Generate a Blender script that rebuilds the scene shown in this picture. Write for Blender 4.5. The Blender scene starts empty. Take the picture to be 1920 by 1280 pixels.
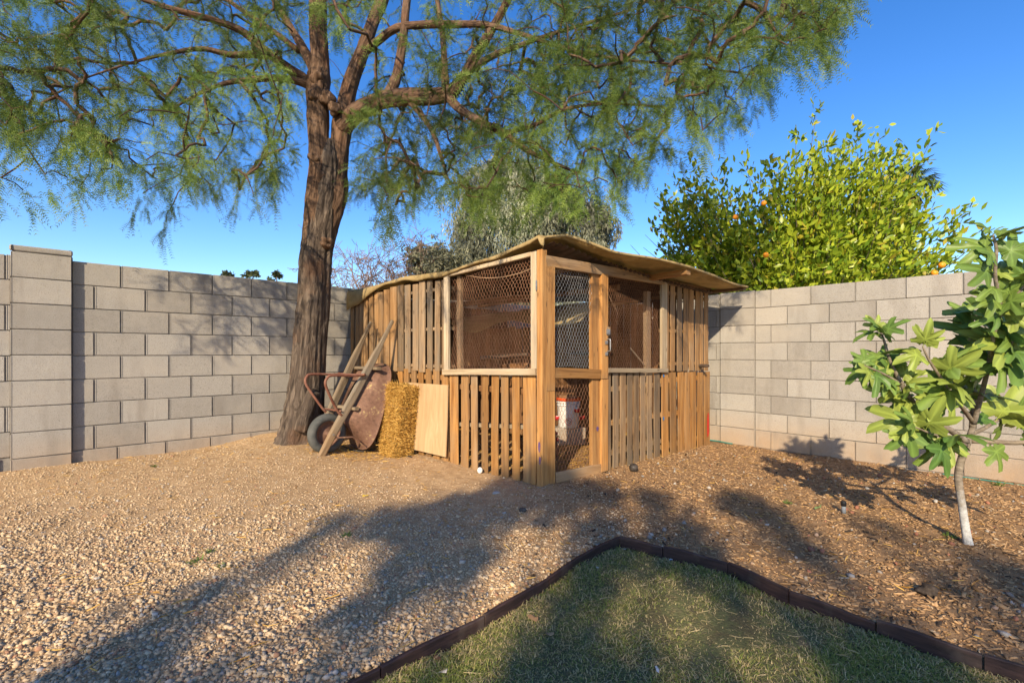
import bpy, bmesh, math, random
import numpy as np
from mathutils import Vector, Matrix

random.seed(7)
rng = np.random.default_rng(11)
R = math.radians
scene = bpy.context.scene
col = scene.collection

# ------------------------------------------------------------------ camera
FOC, CX, HY, CAMZ = 880.0, 960.0, 662.0, 1.0     # focal length in photo pixels, centre column, horizon row, eye height
cam_data = bpy.data.cameras.new('camera')
cam_data.sensor_width = 36.0
cam_data.lens = FOC / 1920 * 36.0
cam_data.shift_y = (HY - 640.0) / 1920.0
cam_data.clip_start = 0.05
cam_data.clip_end = 2000
cam = bpy.data.objects.new('camera', cam_data)
col.objects.link(cam)
cam.location = (0, 0, CAMZ)
cam.rotation_euler = (R(90), 0, 0)
scene.camera = cam

# ------------------------------------------------------------------ sky, sun, exposure
SUN_AZ, SUN_EL = R(16), R(27.5)                    # the light travels forward and 16 degrees to the right
sdir = Vector((math.sin(SUN_AZ) * math.cos(SUN_EL), math.cos(SUN_AZ) * math.cos(SUN_EL), -math.sin(SUN_EL)))
world = bpy.data.worlds.new('World')
scene.world = world
world.use_nodes = True
wn, wl = world.node_tree.nodes, world.node_tree.links
wn.clear()
sky = wn.new('ShaderNodeTexSky'); sky.sky_type = 'NISHITA'
sky.sun_disc = False
sky.sun_elevation = SUN_EL
sky.sun_rotation = math.pi + SUN_AZ
sky.altitude = 350; sky.air_density = 1.0; sky.dust_density = 0.4; sky.ozone_density = 2.2
hs = wn.new('ShaderNodeHueSaturation'); hs.inputs['Saturation'].default_value = 1.34
hs.inputs['Hue'].default_value = 0.511
bg = wn.new('ShaderNodeBackground'); bg.inputs['Strength'].default_value = 0.12
wo = wn.new('ShaderNodeOutputWorld')
wl.new(sky.outputs[0], hs.inputs['Color']); wl.new(hs.outputs[0], bg.inputs['Color']); wl.new(bg.outputs[0], wo.inputs['Surface'])
sun_data = bpy.data.lights.new('sun', 'SUN')
sun_data.energy = 3.6; sun_data.angle = R(0.6); sun_data.color = (1.0, 0.83, 0.58)
sun = bpy.data.objects.new('sun', sun_data); col.objects.link(sun)
sun.location = (-6, -14, 12)
sun.rotation_euler = sdir.to_track_quat('-Z', 'Y').to_euler()
vs = scene.view_settings
vs.view_transform = 'Standard'; vs.look = 'None'; vs.exposure = 1.04; vs.gamma = 1.0
vs.use_curve_mapping = False
scene.cycles.max_bounces = 5
scene.cycles.diffuse_bounces = 3
scene.cycles.transparent_max_bounces = 8
scene.cycles.use_denoising = True

# ------------------------------------------------------------------ helpers: places
def at(px, py, Y):
    """a photo pixel at distance Y turned into a point of the place"""
    return np.array([(px - CX) / FOC * Y, Y, CAMZ - (py - HY) / FOC * Y])

_g = np.array([(0,-6,0),(-5,-2,0),(5,-2,0),(0,0,0),(0,2,-.005),(-3.73,4.02,.055),(-2.5,5.18,.16),(-2.25,4.87,.075),
   (-3.1,4.4,.07),(.23,3.65,-.035),(-.54,4.36,-.03),(-1.04,4.81,-.017),(-1.5,5.1,.0),(2.33,5.54,-.085),(2.84,5.48,-.1),
   (3.9,4.2,-.1),(2.59,2.67,-.08),(-1.75,5.5,.03),(.5,7.8,-.02),(1.2,5.5,-.05),(.3,4.9,-.04),(-1.5,1.5,.0),(2,1,-.02),(-3,2.5,.02),
   (1.2,4.3,-.06),(4.6,3.2,-.1),(-9,9,.05),(9,9,-.05),(0,14,0),(-5,0,0),(6,1,-.05)])
def ground_z(x, y):
    x = np.asarray(x, float); y = np.asarray(y, float)
    d2 = (x[..., None] - _g[:, 0])**2 + (y[..., None] - _g[:, 1])**2 + 0.06
    w = d2**-1.7
    return (w * _g[:, 2]).sum(-1) / w.sum(-1)
def gz(x, y): return float(ground_z(np.array(x), np.array(y)))

def vnoise(p, seed=0):
    """cheap smooth noise, about -1..1, for an (N,k) array of points"""
    p = np.atleast_2d(np.asarray(p, float)); r = np.random.default_rng(seed)
    out = np.zeros(len(p))
    for k in range(5):
        f = r.normal(size=p.shape[1]); f /= np.linalg.norm(f) + 1e-9; f *= r.uniform(.7, 1.6)
        out += np.sin(p @ f * 2.2 + r.uniform(0, 6.28))
    return out / 2.6

# ------------------------------------------------------------------ helpers: meshes
def link(o, parent=None):
    col.objects.link(o)
    if parent is not None: o.parent = parent
    return o
def mesh_from(name, v, f, mats, smooth=False, tint=None, uv=None, mat_idx=None):
    """f: (M,3) or (M,4) int array, or list of lists"""
    me = bpy.data.meshes.new(name)
    v = np.asarray(v, np.float32)
    if isinstance(f, np.ndarray):
        k = f.shape[1]
        me.vertices.add(len(v)); me.vertices.foreach_set('co', v.ravel())
        me.loops.add(f.size); me.loops.foreach_set('vertex_index', f.astype(np.int32).ravel())
        me.polygons.add(len(f))
        me.polygons.foreach_set('loop_start', np.arange(0, f.size, k, dtype=np.int32))
        me.polygons.foreach_set('loop_total', np.full(len(f), k, np.int32))
        me.update(calc_edges=True)
    else:
        me.from_pydata([tuple(map(float, q)) for q in v], [], f); me.update()
    if smooth: me.polygons.foreach_set('use_smooth', np.ones(len(me.polygons), bool))
    if tint is not None:
        a = me.color_attributes.new('tint', 'FLOAT_COLOR', 'POINT')
        c = np.ones((len(v), 4), np.float32); c[:, :3] = tint
        a.data.foreach_set('color', c.ravel())
    if uv is not None:
        l = me.uv_layers.new(name='UVMap')
        vi = np.empty(len(me.loops), np.int32); me.loops.foreach_get('vertex_index', vi)
        l.data.foreach_set('uv', np.asarray(uv, np.float32)[vi].ravel())
    if not isinstance(mats, (list, tuple)): mats = [mats]
    for m in mats: me.materials.append(m)
    if mat_idx is not None: me.polygons.foreach_set('material_index', np.asarray(mat_idx, np.int32))
    return me
def obj(name, me, parent=None, loc=None, rot=None):
    o = bpy.data.objects.new(name, me); link(o, parent)
    if loc is not None: o.location = loc
    if rot is not None: o.rotation_euler = rot
    return o
def tag(o, label, cat=None, group=None, kind=None):
    if label: o['label'] = label
    if cat: o['category'] = cat
    if group: o['group'] = group
    if kind: o['kind'] = kind
    return o
def thing(name, label, cat, loc=(0, 0, 0), rz=0, group=None):
    o = bpy.data.objects.new(name, None); col.objects.link(o)
    o.location = loc; o.rotation_euler = (0, 0, rz); o.empty_display_size = .1
    return tag(o, label, cat, group)

def bar_mesh(w, d, h, bev=.004, rings=3, warp=.003, rnd=random, rough=.0015, notch=0):
    """a sawn board: w wide (x), d thick (y), h long (z from 0), chamfered, slightly warped"""
    prof = [(-w/2+bev, -d/2), (w/2-bev, -d/2), (w/2, -d/2+bev), (w/2, d/2-bev), (w/2-bev, d/2), (-w/2+bev, d/2), (-w/2, d/2-bev), (-w/2, -d/2+bev)]
    v, f = [], []
    bx, by, ph = rnd.uniform(-warp, warp), rnd.uniform(-warp, warp), rnd.uniform(0, 6)
    for i in range(rings):
        t = i / (rings - 1)
        ox = bx * math.sin(t * 3.14 + ph); oy = by * math.sin(t * 3.14)
        sk = 1 + rnd.uniform(-.02, .02)
        for (x, y) in prof:
            ez = 0
            if i in (0, rings-1): ez = (x / w) * rnd.uniform(-.004, .004)
            v.append((x * sk + ox + rnd.uniform(-rough, rough), y + oy + rnd.uniform(-rough, rough) * .5, t * h + ez))
    n = 8
    for i in range(rings - 1):
        for k in range(n):
            f.append([i*n+k, i*n+(k+1) % n, (i+1)*n+(k+1) % n, (i+1)*n+k])
    f.append([k for k in range(n)][::-1]); f.append([(rings-1)*n+k for k in range(n)])
    return v, f

def tube_arrays(pts, rad, n=8, v0=0.0, cap=True, rough=0.0, seed=0):
    """swept tube; returns verts, quad faces, uv (metres round, metres along)"""
    pts = np.asarray(pts, float); rad = np.broadcast_to(np.asarray(rad, float), (len(pts),)).copy()
    m = len(pts)
    tan = np.gradient(pts, axis=0); tan /= np.linalg.norm(tan, axis=1)[:, None] + 1e-12
    ref = np.array([0, 0, 1.0]) if abs(tan[0][2]) < .9 else np.array([1.0, 0, 0])
    nrm = np.cross(tan[0], ref); nrm /= np.linalg.norm(nrm)
    N = np.zeros_like(pts); N[0] = nrm
    for i in range(1, m):
        q = N[i-1] - tan[i] * (N[i-1] @ tan[i]); N[i] = q / (np.linalg.norm(q) + 1e-12)
    B = np.cross(tan, N)
    a = np.linspace(0, 2*np.pi, n, endpoint=False)
    rr = rad[:, None] * np.ones(n)[None]
    if rough:
        P = np.stack([np.cos(a)[None].repeat(m, 0)*3, np.sin(a)[None].repeat(m, 0)*3, (np.arange(m)[:, None].repeat(n, 1))*.35], -1).reshape(-1, 3)
        rr = rr * (1 + rough * vnoise(P, seed).reshape(m, n))
    V = pts[:, None] + rr[..., None] * (np.cos(a)[None, :, None] * N[:, None] + np.sin(a)[None, :, None] * B[:, None])
    i = np.arange(m-1)[:, None]; k = np.arange(n)[None]
    F = np.stack([i*n+k, i*n+(k+1) % n, (i+1)*n+(k+1) % n, (i+1)*n+k], -1).reshape(-1, 4)
    L = np.concatenate([[0], np.cumsum(np.linalg.norm(np.diff(pts, axis=0), axis=1))]) + v0
    UV = np.stack([np.abs(((a/(2*np.pi))*2 - 1))[None] * np.maximum(rad[:, None], .02) * 3.14, L[:, None].repeat(n, 1)], -1)
    V = V.reshape(-1, 3); UV = UV.reshape(-1, 2)
    if cap:
        V = np.concatenate([V, pts[[0]], pts[[-1]]]); UV = np.concatenate([UV, UV[[0]], UV[[-1]]])
        c0, c1 = m*n, m*n+1
        kk = np.arange(n)
        F = np.concatenate([F, np.stack([(kk+1) % n, kk, np.full(n, c0), np.full(n, c0)], -1),
                            np.stack([(m-1)*n+kk, (m-1)*n+(kk+1) % n, np.full(n, c1), np.full(n, c1)], -1)])
    return V, F, UV
class Acc:
    """collects vertex/face arrays into one mesh"""
    def __init__(s): s.v, s.f, s.t, s.u, s.n = [], [], [], [], 0
    def add(s, v, f, t=None, u=None):
        v = np.asarray(v, float); s.v.append(v); s.f.append(np.asarray(f) + s.n); s.n += len(v)
        if t is not None: s.t.append(np.broadcast_to(np.asarray(t, float), (len(v), 3)))
        if u is not None: s.u.append(u)
    def tube(s, *a, **k):
        tint = k.pop('tint', None)
        v, f, u = tube_arrays(*a, **k); s.add(v, f, tint, u)
    def mesh(s, name, mats, smooth=False):
        v = np.concatenate(s.v); f = np.concatenate(s.f)
        if f.shape[1] == 4:                                   # degenerate cap quads become triangles
            deg = f[:, 2] == f[:, 3]
            if deg.any():
                fl = [list(map(int, q)) for q in f[~deg]] + [list(map(int, q[:3])) for q in f[deg]]
                me = mesh_from(name, v, fl, mats, smooth, np.concatenate(s.t) if s.t else None, np.concatenate(s.u) if s.u else None)
                return me
        return mesh_from(name, v, f, mats, smooth, np.concatenate(s.t) if s.t else None, np.concatenate(s.u) if s.u else None)
def catmull(P, n):
    """smooth curve through rows of P with n samples"""
    P = np.asarray(P, float); m = len(P)
    t = np.linspace(0, m-1, n); i = np.clip(t.astype(int), 0, m-2); u = (t - i)[:, None]
    p1, p2 = P[i], P[i+1]; p0 = P[np.maximum(i-1, 0)]; p3 = P[np.minimum(i+2, m-1)]
    return .5*((2*p1)+(-p0+p2)*u+(2*p0-5*p1+4*p2-p3)*u**2+(-p0+3*p1-3*p2+p3)*u**3)

# ------------------------------------------------------------------ helpers: materials
class NT:
    def __init__(s, name):
        s.m = bpy.data.materials.new(name); s.m.use_nodes = True
        s.n, s.l = s.m.node_tree.nodes, s.m.node_tree.links
        s.b = s.n['Principled BSDF']; s.b.inputs['Specular IOR Level'].default_value = .3
    def new(s, t, **kw):
        q = s.n.new(t)
        for k, v in kw.items():
            if k in q.inputs: q.inputs[k].default_value = v
            else: setattr(q, k, v)
        return q
    def L(s, a, b): s.l.new(a, b)
    def noise(s, vec, scale, detail=4, rough=.55, dist=0):
        q = s.new('ShaderNodeTexNoise', Scale=scale, Detail=detail, Roughness=rough, Distortion=dist)
        if vec is not None: s.L(vec, q.inputs['Vector'])
        return q.outputs['Fac']
    def ramp(s, fac, stops, interp='LINEAR'):
        q = s.new('ShaderNodeValToRGB'); cr = q.color_ramp; cr.interpolation = interp
        while len(cr.elements) < len(stops): cr.elements.new(.5)
        for e, (p, c) in zip(cr.elements, stops):
            e.position = p; e.color = (*c, 1) if len(c) == 3 else c
        s.L(fac, q.inputs[0]); return q.outputs[0]
    def mix(s, fac, a, b, mode='MIX'):
        q = s.new('ShaderNodeMix', data_type='RGBA', blend_type=mode)
        for i, x in ((0, fac), (6, a), (7, b)):
            if hasattr(x, 'is_linked'): s.L(x, q.inputs[i])
            elif isinstance(x, (int, float)): q.inputs[i].default_value = x
            else: q.inputs[i].default_value = (*x, 1)
        return q.outputs[2]
    def math(s, op, a, b=None, clamp=False):
        q = s.new('ShaderNodeMath', operation=op); q.use_clamp = clamp
        for i, x in enumerate((a, b)):
            if x is None: continue
            if hasattr(x, 'is_linked'): s.L(x, q.inputs[i])
            else: q.inputs[i].default_value = x
        return q.outputs[0]
    def mapping(s, vec, scale=(1, 1, 1), loc=None):
        q = s.new('ShaderNodeMapping'); q.inputs['Scale'].default_value = scale
        s.L(vec, q.inputs['Vector'])
        if loc is not None: s.L(loc, q.inputs['Location'])
        return q.outputs[0]
    def coord(s, kind='Object'): return s.new('ShaderNodeTexCoord').outputs[kind]
    def rand(s): return s.new('ShaderNodeObjectInfo').outputs['Random']
    def loc(s): return s.new('ShaderNodeObjectInfo').outputs['Location']
    def color(s, c):
        if hasattr(c, 'is_linked'): s.L(c, s.b.inputs['Base Color'])
        else: s.b.inputs['Base Color'].default_value = (*c, 1)
    def rough(s, r):
        if hasattr(r, 'is_linked'): s.L(r, s.b.inputs['Roughness'])
        else: s.b.inputs['Roughness'].default_value = r
    def bump(s, h, strength=.4, dist=.01):
        q = s.new('ShaderNodeBump', Strength=strength, Distance=dist)
        s.L(h, q.inputs['Height']); s.L(q.outputs[0], s.b.inputs['Normal'])

def m_wood(name, c_dark, c_mid, c_light, grey=.0, greyc=(.26, .235, .20), gloss=.7, stain=.5):
    t = NT(name); o = t.coord('Object'); r = t.rand()
    off = t.new('ShaderNodeCombineXYZ'); t.L(t.math('MULTIPLY', r, 37.), off.inputs[0]); t.L(t.math('MULTIPLY', r, 91.), off.inputs[2])
    v = t.mapping(o, (22, 22, 1.3), off.outputs[0])
    g1 = t.noise(v, 1.6, 5, .6, .6)
    v2 = t.mapping(o, (130, 130, 3.5), off.outputs[0]); g2 = t.noise(v2, 1.0, 3)
    c = t.ramp(g1, [(.26, c_dark), (.48, c_mid), (.72, c_light)])
    c = t.mix(t.math('MULTIPLY', g2, .55), c, t.mix(.5, c, c_dark), 'MIX')
    v3 = t.mapping(o, (3.5, 3.5, 1.1), off.outputs[0]); s3 = t.noise(v3, 1.7, 4, .6)
    gm = t.math('MULTIPLY', t.ramp(s3, [(.40, (0, 0, 0)), (.68, (1, 1, 1))]), grey)
    gm = t.math('ADD', gm, t.math('MULTIPLY', t.math('SUBTRACT', r, .5), grey*.6), True)
    gcol = t.mix(g1, tuple(x*.62 for x in greyc), greyc)
    c = t.mix(gm, c, gcol)
    kn = t.new('ShaderNodeTexVoronoi', Scale=1.0); t.L(t.mapping(o, (16, 16, 4.2), off.outputs[0]), kn.inputs['Vector'])
    kf = t.ramp(kn.outputs['Distance'], [(.05, (1, 1, 1)), (.13, (0, 0, 0))])
    c = t.mix(t.math('MULTIPLY', kf, .75), c, (.055, .032, .016))
    sz = t.new('ShaderNodeSeparateXYZ'); t.L(o, sz.inputs[0]); dirt = t.math('SUBTRACT', 1.0, t.math('ADD', t.math('MULTIPLY', sz.outputs[2], 7.0), t.math('MULTIPLY', s3, .9)), True)
    c = t.mix(t.math('MULTIPLY', dirt, .75), c, (.23, .145, .075))
    hv = t.new('ShaderNodeHueSaturation'); t.L(c, hv.inputs['Color'])
    t.L(t.math('ADD', .74, t.math('MULTIPLY', t.math('FRACT', t.math('MULTIPLY', r, 7.31)), .56)), hv.inputs['Value'])
    t.color(hv.outputs[0]); t.rough(gloss)
    t.bump(t.math('ADD', g1, g2), .55, .006)
    return t.m
def m_block():
    t = NT('concrete_block'); o = t.coord('Object'); r = t.rand(); loc = t.loc()
    v = t.new('ShaderNodeVectorMath', operation='ADD'); t.L(o, v.inputs[0]); t.L(loc, v.inputs[1]); p = v.outputs[0]
    fine = t.noise(p, 160, 4, .7); mid = t.noise(p, 22, 4); big = t.noise(p, 2.6, 4)
    c = t.ramp(r, [(0, (.272, .254, .231)), (.5, (.336, .315, .287)), (1, (.395, .372, .34))])
    c = t.mix(t.math('MULTIPLY', big, .6), c, t.mix(.5, c, (.24, .215, .19)))
    c = t.mix(t.ramp(mid, [(.30, (0,)*3), (.85, (.30,)*3)]), c, (.42, .39, .35))
    c = t.mix(t.ramp(fine, [(.34, (.8,)*3), (.47, (0,)*3)]), c, (.15, .13, .115))
    # red soil splashed up at the foot, white streaks of efflorescence
    sx = t.new('ShaderNodeSeparateXYZ'); t.L(p, sx.inputs[0])
    foot = t.math('SUBTRACT', 1.0, t.math('MULTIPLY', t.math('ADD', sx.outputs[2], .05), 2.6), True)
    foot = t.math('MULTIPLY', foot, t.ramp(big, [(.25, (.35,)*3), (.7, (1.,)*3)]))
    c = t.mix(t.math('MULTIPLY', foot, .8), c, (.40, .255, .14))
    wv = t.mapping(p, (26, 26, 4.5)); ws = t.noise(wv, 1.0, 3, .5)
    c = t.mix(t.ramp(ws, [(.71, (0,)*3), (.80, (.4,)*3)]), c, (.52, .49, .45))
    stv = t.noise(t.mapping(p, (5.5, 5.5, .9)), 1.0, 4, .6); c = t.mix(t.ramp(stv, [(.50, (0,)*3), (.72, (.55,)*3)]), c, (.20, .175, .15))
    stw = t.noise(t.mapping(p, (1.2, 1.2, 2.2)), 1.0, 3, .6); c = t.mix(t.ramp(stw, [(.48, (0,)*3), (.70, (.35,)*3)]), c, (.46, .40, .33))
    dk = t.noise(p, 42, 2, .5); c = t.mix(t.ramp(dk, [(.72, (0,)*3), (.77, (.6,)*3)]), c, (.16, .13, .11))
    t.color(c); t.rough(.93)
    h = t.math('ADD', t.math('MULTIPLY', fine, .7), t.math('MULTIPLY', mid, .6)); t.bump(h, .7, .006)
    return t.m
def m_mortar():
    t = NT('mortar'); p = t.coord('Object')
    n = t.noise(p, 30, 4); t.color(t.ramp(n, [(.3, (.19, .17, .15)), (.7, (.29, .265, .235))])); t.rough(.95); t.bump(t.noise(p, 120, 3), .5, .004)
    return t.m
def m_bark(name='mesquite_bark', a=(.026, .019, .015), b=(.105, .078, .06), c_=(.25, .195, .15), red=(.24, .12, .065), sc=1.0):
    t = NT(name); uv = t.coord('UV')
    p = t.coord('Object')
    v = t.mapping(uv, (34*sc, 5.0*sc, 1)); g = t.noise(v, 1.0, 6, .65, .9)
    v2 = t.mapping(uv, (95*sc, 12*sc, 1)); g2 = t.noise(v2, 1., 4, .6, .4)
    big = t.noise(p, 3.2, 3)
    c = t.ramp(g, [(.32, a), (.5, b), (.70, c_)])
    c = t.mix(t.ramp(big, [(.52, (0,)*3), (.70, (.65,)*3)]), c, t.mix(g, tuple(x*.3 for x in red), red))
    c = t.mix(t.math('MULTIPLY', g2, .5), c, t.mix(.5, c, a))
    t.color(c); t.rough(.92)
    t.bump(t.math('ADD', g, t.math('MULTIPLY', g2, .4)), .9, .03)
    return t.m
def m_leaf(name, gloss=.45, trans=.35, noise=.0):
    t = NT(name); a = t.new('ShaderNodeAttribute', attribute_name='tint')
    c = a.outputs['Color']
    t.color(c); t.rough(gloss)
    tr = t.new('ShaderNodeBsdfTranslucent'); t.L(t.mix(.5, c, (.30, .38, .03), 'MULTIPLY') if False else c, tr.inputs['Color'])
    mx = t.new('ShaderNodeMixShader'); mx.inputs[0].default_value = trans
    t.L(t.b.outputs[0], mx.inputs[1]); t.L(tr.outputs[0], mx.inputs[2])
    out = t.n['Material Output']; t.L(mx.outputs[0], out.inputs['Surface'])
    return t.m
def m_tint(name, rough=.9, bump_scale=0, bstr=.4, var=.0):
    t = NT(name); a = t.new('ShaderNodeAttribute', attribute_name='tint'); c = a.outputs['Color']
    if bump_scale:
        n = t.noise(t.coord('Object'), bump_scale, 3)
        c = t.mix(t.math('MULTIPLY', n, var), c, t.mix(.55, c, (.05, .035, .025))); t.bump(n, bstr, .004)
    t.color(c); t.rough(rough); return t.m
def m_plain(name, c, rough=.6, metal=0, c2=None, scale=20, bump=0):
    t = NT(name)
    if c2:
        n = t.noise(t.coord('Object'), scale, 4); t.color(t.mix(t.ramp(n, [(.38, (0,)*3), (.66, (1,)*3)]), c, c2))
        if bump: t.bump(n, bump, .004)
    else: t.color(c)
    t.rough(rough); t.b.inputs['Metallic'].default_value = metal
    return t.m
def m_ground():
    t = NT('ground_soil'); p = t.coord('Object'); sx = t.new('ShaderNodeSeparateXYZ'); t.L(p, sx.inputs[0])
    fine = t.noise(p, 110, 5, .7); mid = t.noise(p, 17, 5, .6); big = t.noise(p, 1.5, 3)
    tan = t.ramp(mid, [(.3, (.40, .25, .125)), (.55, (.55, .365, .195)), (.75, (.64, .45, .265))])
    brown = t.ramp(mid, [(.3, (.20, .115, .055)), (.55, (.36, .215, .105)), (.75, (.48, .305, .16))])
    # tan granite on the left of the coop corner, mulch on the right
    s = t.math('ADD', sx.outputs[0], t.math('MULTIPLY', t.math('SUBTRACT', big, .5), .9))
    k = t.ramp(t.math('ADD', t.math('MULTIPLY', s, .8), .32), [(.2, (0,)*3), (.9, (1,)*3)])
    c = t.mix(k, tan, brown)
    c = t.mix(t.ramp(fine, [(.38, (.6,)*3), (.55, (0,)*3)]), c, t.mix(.5, c, (.06, .035, .02)))
    t.color(c); t.rough(.97); t.bump(t.math('ADD', fine, mid), .8, .012)
    return t.m
def m_rust():
    t = NT('rusted_steel'); p = t.coord('Object')
    a = t.noise(p, 5.5, 5, .6); b = t.noise(p, 34, 5, .65)
    c = t.ramp(t.math('ADD', t.math('MULTIPLY', a, .5), t.math('MULTIPLY', b, .5)), [(.34, (.095, .052, .036)), (.5, (.185, .10, .068)), (.66, (.26, .155, .11))])
    yel = t.math('MULTIPLY', t.ramp(b, [(.53, (0,)*3), (.60, (1,)*3)]), t.ramp(a, [(.52, (0,)*3), (.60, (1,)*3)]))
    c = t.mix(yel, c, (.40, .30, .13))
    t.color(c); t.rough(.72); t.b.inputs['Metallic'].default_value = .15; t.bump(b, .3, .004)
    return t.m
def m_tarp():
    t = NT('tan_canvas_tarp'); p = t.coord('Object')
    a = t.noise(p, 3.0, 4); b = t.noise(p, 14, 4); w = t.noise(p, 260, 2)
    c = t.ramp(t.math('ADD', t.math('MULTIPLY', a, .6), t.math('MULTIPLY', b, .4)), [(.35, (.38, .27, .12)), (.55, (.53, .395, .19)), (.7, (.62, .48, .27))])
    c = t.mix(t.ramp(b, [(.60, (0,)*3), (.72, (.6,)*3)]), c, (.20, .14, .07))
    t.color(c); t.rough(.8); t.bump(t.math('ADD', t.math('MULTIPLY', b, .8), t.math('MULTIPLY', w, .3)), .35, .01)
    tr = t.new('ShaderNodeBsdfTranslucent'); t.L(c, tr.inputs['Color'])
    mx = t.new('ShaderNodeMixShader'); mx.inputs[0].default_value = .38
    t.L(t.b.outputs[0], mx.inputs[1]); t.L(tr.outputs[0], mx.inputs[2]); t.L(mx.outputs[0], t.n['Material Output'].inputs['Surface'])
    return t.m

M = dict(
    block=m_block(), mortar=m_mortar(), bark=m_bark(), ground=m_ground(), rust=m_rust(), tarp=m_tarp(),
    gold=m_wood('new_pallet_wood', (.15, .062, .018), (.345, .165, .047), (.50, .27, .092), .6, (.29, .205, .12)),
    tan=m_wood('tan_pallet_wood', (.13, .065, .025), (.30, .165, .068), (.43, .255, .115), .55, (.33, .265, .19)),
    old=m_wood('weathered_pallet_wood', (.10, .055, .028), (.25, .16, .085), (.37, .25, .14), .85, (.20, .165, .125)),
    pale=m_wood('pale_frame_wood', (.26, .19, .115), (.42, .32, .205), (.52, .42, .29), .6, (.35, .30, .235)),
    post=m_wood('honey_post_wood', (.19, .08, .022), (.38, .18, .052), (.53, .285, .10), .15, (.38, .29, .18)),
    dark=m_wood('dark_inner_wood', (.11, .05, .02), (.22, .105, .04), (.30, .155, .07), .3, (.16, .12, .09)),
    handle=m_wood('grey_handle_wood', (.10, .07, .042), (.22, .16, .10), (.33, .255, .17), .8, (.21, .185, .15)),
)

# ================================================================== GROUND
LAWN = np.array([(-2.6, -.62), (-1.1, .85), (-.53, 1.38), (-.30, 1.60), (-.12, 1.767), (.02, 1.915), (.153, 2.07), (.33, 2.29), (.46, 2.44), (.58, 2.55), (.80, 2.40),
                 (1.03, 2.23), (1.17, 1.985), (1.357, 1.756), (1.49, 1.62), (1.625, 1.49), (1.95, 1.17), (3.3, -.2)])
LAWN_POLY = np.concatenate([LAWN, [(3.3, -5), (-2.6, -5)]])
def in_poly(x, y, P):
    x = np.asarray(x); y = np.asarray(y); c = np.zeros(x.shape, bool); n = len(P)
    for i in range(n):
        x0, y0 = P[i]; x1, y1 = P[(i+1) % n]
        if y0 == y1: continue
        cond = ((y0 > y) != (y1 > y)) & (x < (x1-x0)*(y-y0)/(y1-y0)+x0); c ^= cond
    return c
def poly_dist(x, y, P):
    """distance to an open polyline"""
    d = np.full(np.shape(x), 1e9)
    for a, b in zip(P[:-1], P[1:]):
        ab = b-a; t = np.clip(((x-a[0])*ab[0]+(y-a[1])*ab[1])/(ab@ab), 0, 1)
        d = np.minimum(d, np.hypot(x-a[0]-t*ab[0], y-a[1]-t*ab[1]))
    return d
def axis(lo, hi, step, far):
    a = list(np.arange(lo, hi+1e-6, step)); s = step; v = hi; up = []
    while v < far: s *= 1.35; v += s; up.append(v)
    s = step; v = lo; dn = []
    while v > -far: s *= 1.35; v -= s; dn.append(v)
    return np.array(dn[::-1]+a+up)
def surf_z(x, y):
    z = ground_z(x, y)
    z = z + .010*vnoise(np.stack([np.ravel(x)*1.7, np.ravel(y)*1.7], -1), 3).reshape(np.shape(x)) + .006*vnoise(np.stack([np.ravel(x)*6, np.ravel(y)*6], -1), 4).reshape(np.shape(x))
    return np.where(in_poly(x, y, LAWN_POLY), z - .036, z)
gx, gy = axis(-5.2, 5.6, .09, 320), axis(-1.0, 8.4, .09, 320)
gx = np.unique(np.concatenate([gx, np.arange(-1.2, 2.2, .024)])); gy = np.unique(np.concatenate([gy, np.arange(.8, 2.66, .024)]))
gx = gx[np.append(True, np.diff(gx) > .004)]; gy = gy[np.append(True, np.diff(gy) > .004)]
XX, YY = np.meshgrid(gx, gy)
ZZ = surf_z(XX, YY); _d = poly_dist(XX, YY, LAWN); ZZ = np.where(~in_poly(XX, YY, LAWN_POLY) & (_d < .034), ZZ-.036, ZZ)   # the strip right behind the edging is dug as deep as the lawn
nx, ny = len(gx), len(gy)
ii, jj = np.meshgrid(np.arange(ny-1), np.arange(nx-1), indexing='ij')
F = np.stack([ii*nx+jj, ii*nx+jj+1, (ii+1)*nx+jj+1, (ii+1)*nx+jj], -1).reshape(-1, 4)
g = obj('ground', mesh_from('ground', np.stack([XX, YY, ZZ], -1).reshape(-1, 3), F, M['ground'], True))
tag(g, 'tan gravel and brown mulch ground of the yard', kind='structure')

# lawn soil sheet 4 mm above the ground
def m_lawn():
    t = NT('lawn_soil'); p = t.coord('Object'); a = t.noise(p, 9, 5, .6); b = t.noise(p, 90, 4, .6)
    c = t.ramp(a, [(.36, (.12, .10, .045)), (.52, (.13, .14, .05)), (.68, (.22, .165, .085))])
    c = t.mix(t.ramp(b, [(.42, (.5,)*3), (.6, (0,)*3)]), c, (.06, .05, .025)); t.color(c); t.rough(.97); t.bump(b, .8, .01); return t.m
lx, ly = np.meshgrid(np.arange(-1.2, 2.2, .03), np.arange(.2, 2.56, .03))
lz = np.where(in_poly(lx, ly, LAWN_POLY), surf_z(lx, ly), surf_z(lx, ly)-.036) + .005
nnx = lx.shape[1]
ii, jj = np.meshgrid(np.arange(lx.shape[0]-1), np.arange(nnx-1), indexing='ij')
F = np.stack([ii*nnx+jj, ii*nnx+jj+1, (ii+1)*nnx+jj+1, (ii+1)*nnx+jj], -1).reshape(-1, 4)
cen_x = lx.ravel()[F].mean(1); cen_y = ly.ravel()[F].mean(1)
keep = in_poly(cen_x, cen_y, LAWN_POLY) & (poly_dist(cen_x, cen_y, LAWN) > .012)
tag(obj('lawn', mesh_from('lawn', np.stack([lx, ly, lz], -1).reshape(-1, 3), F[keep], m_lawn(), True)), 'soil under the patchy lawn', kind='structure')

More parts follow.
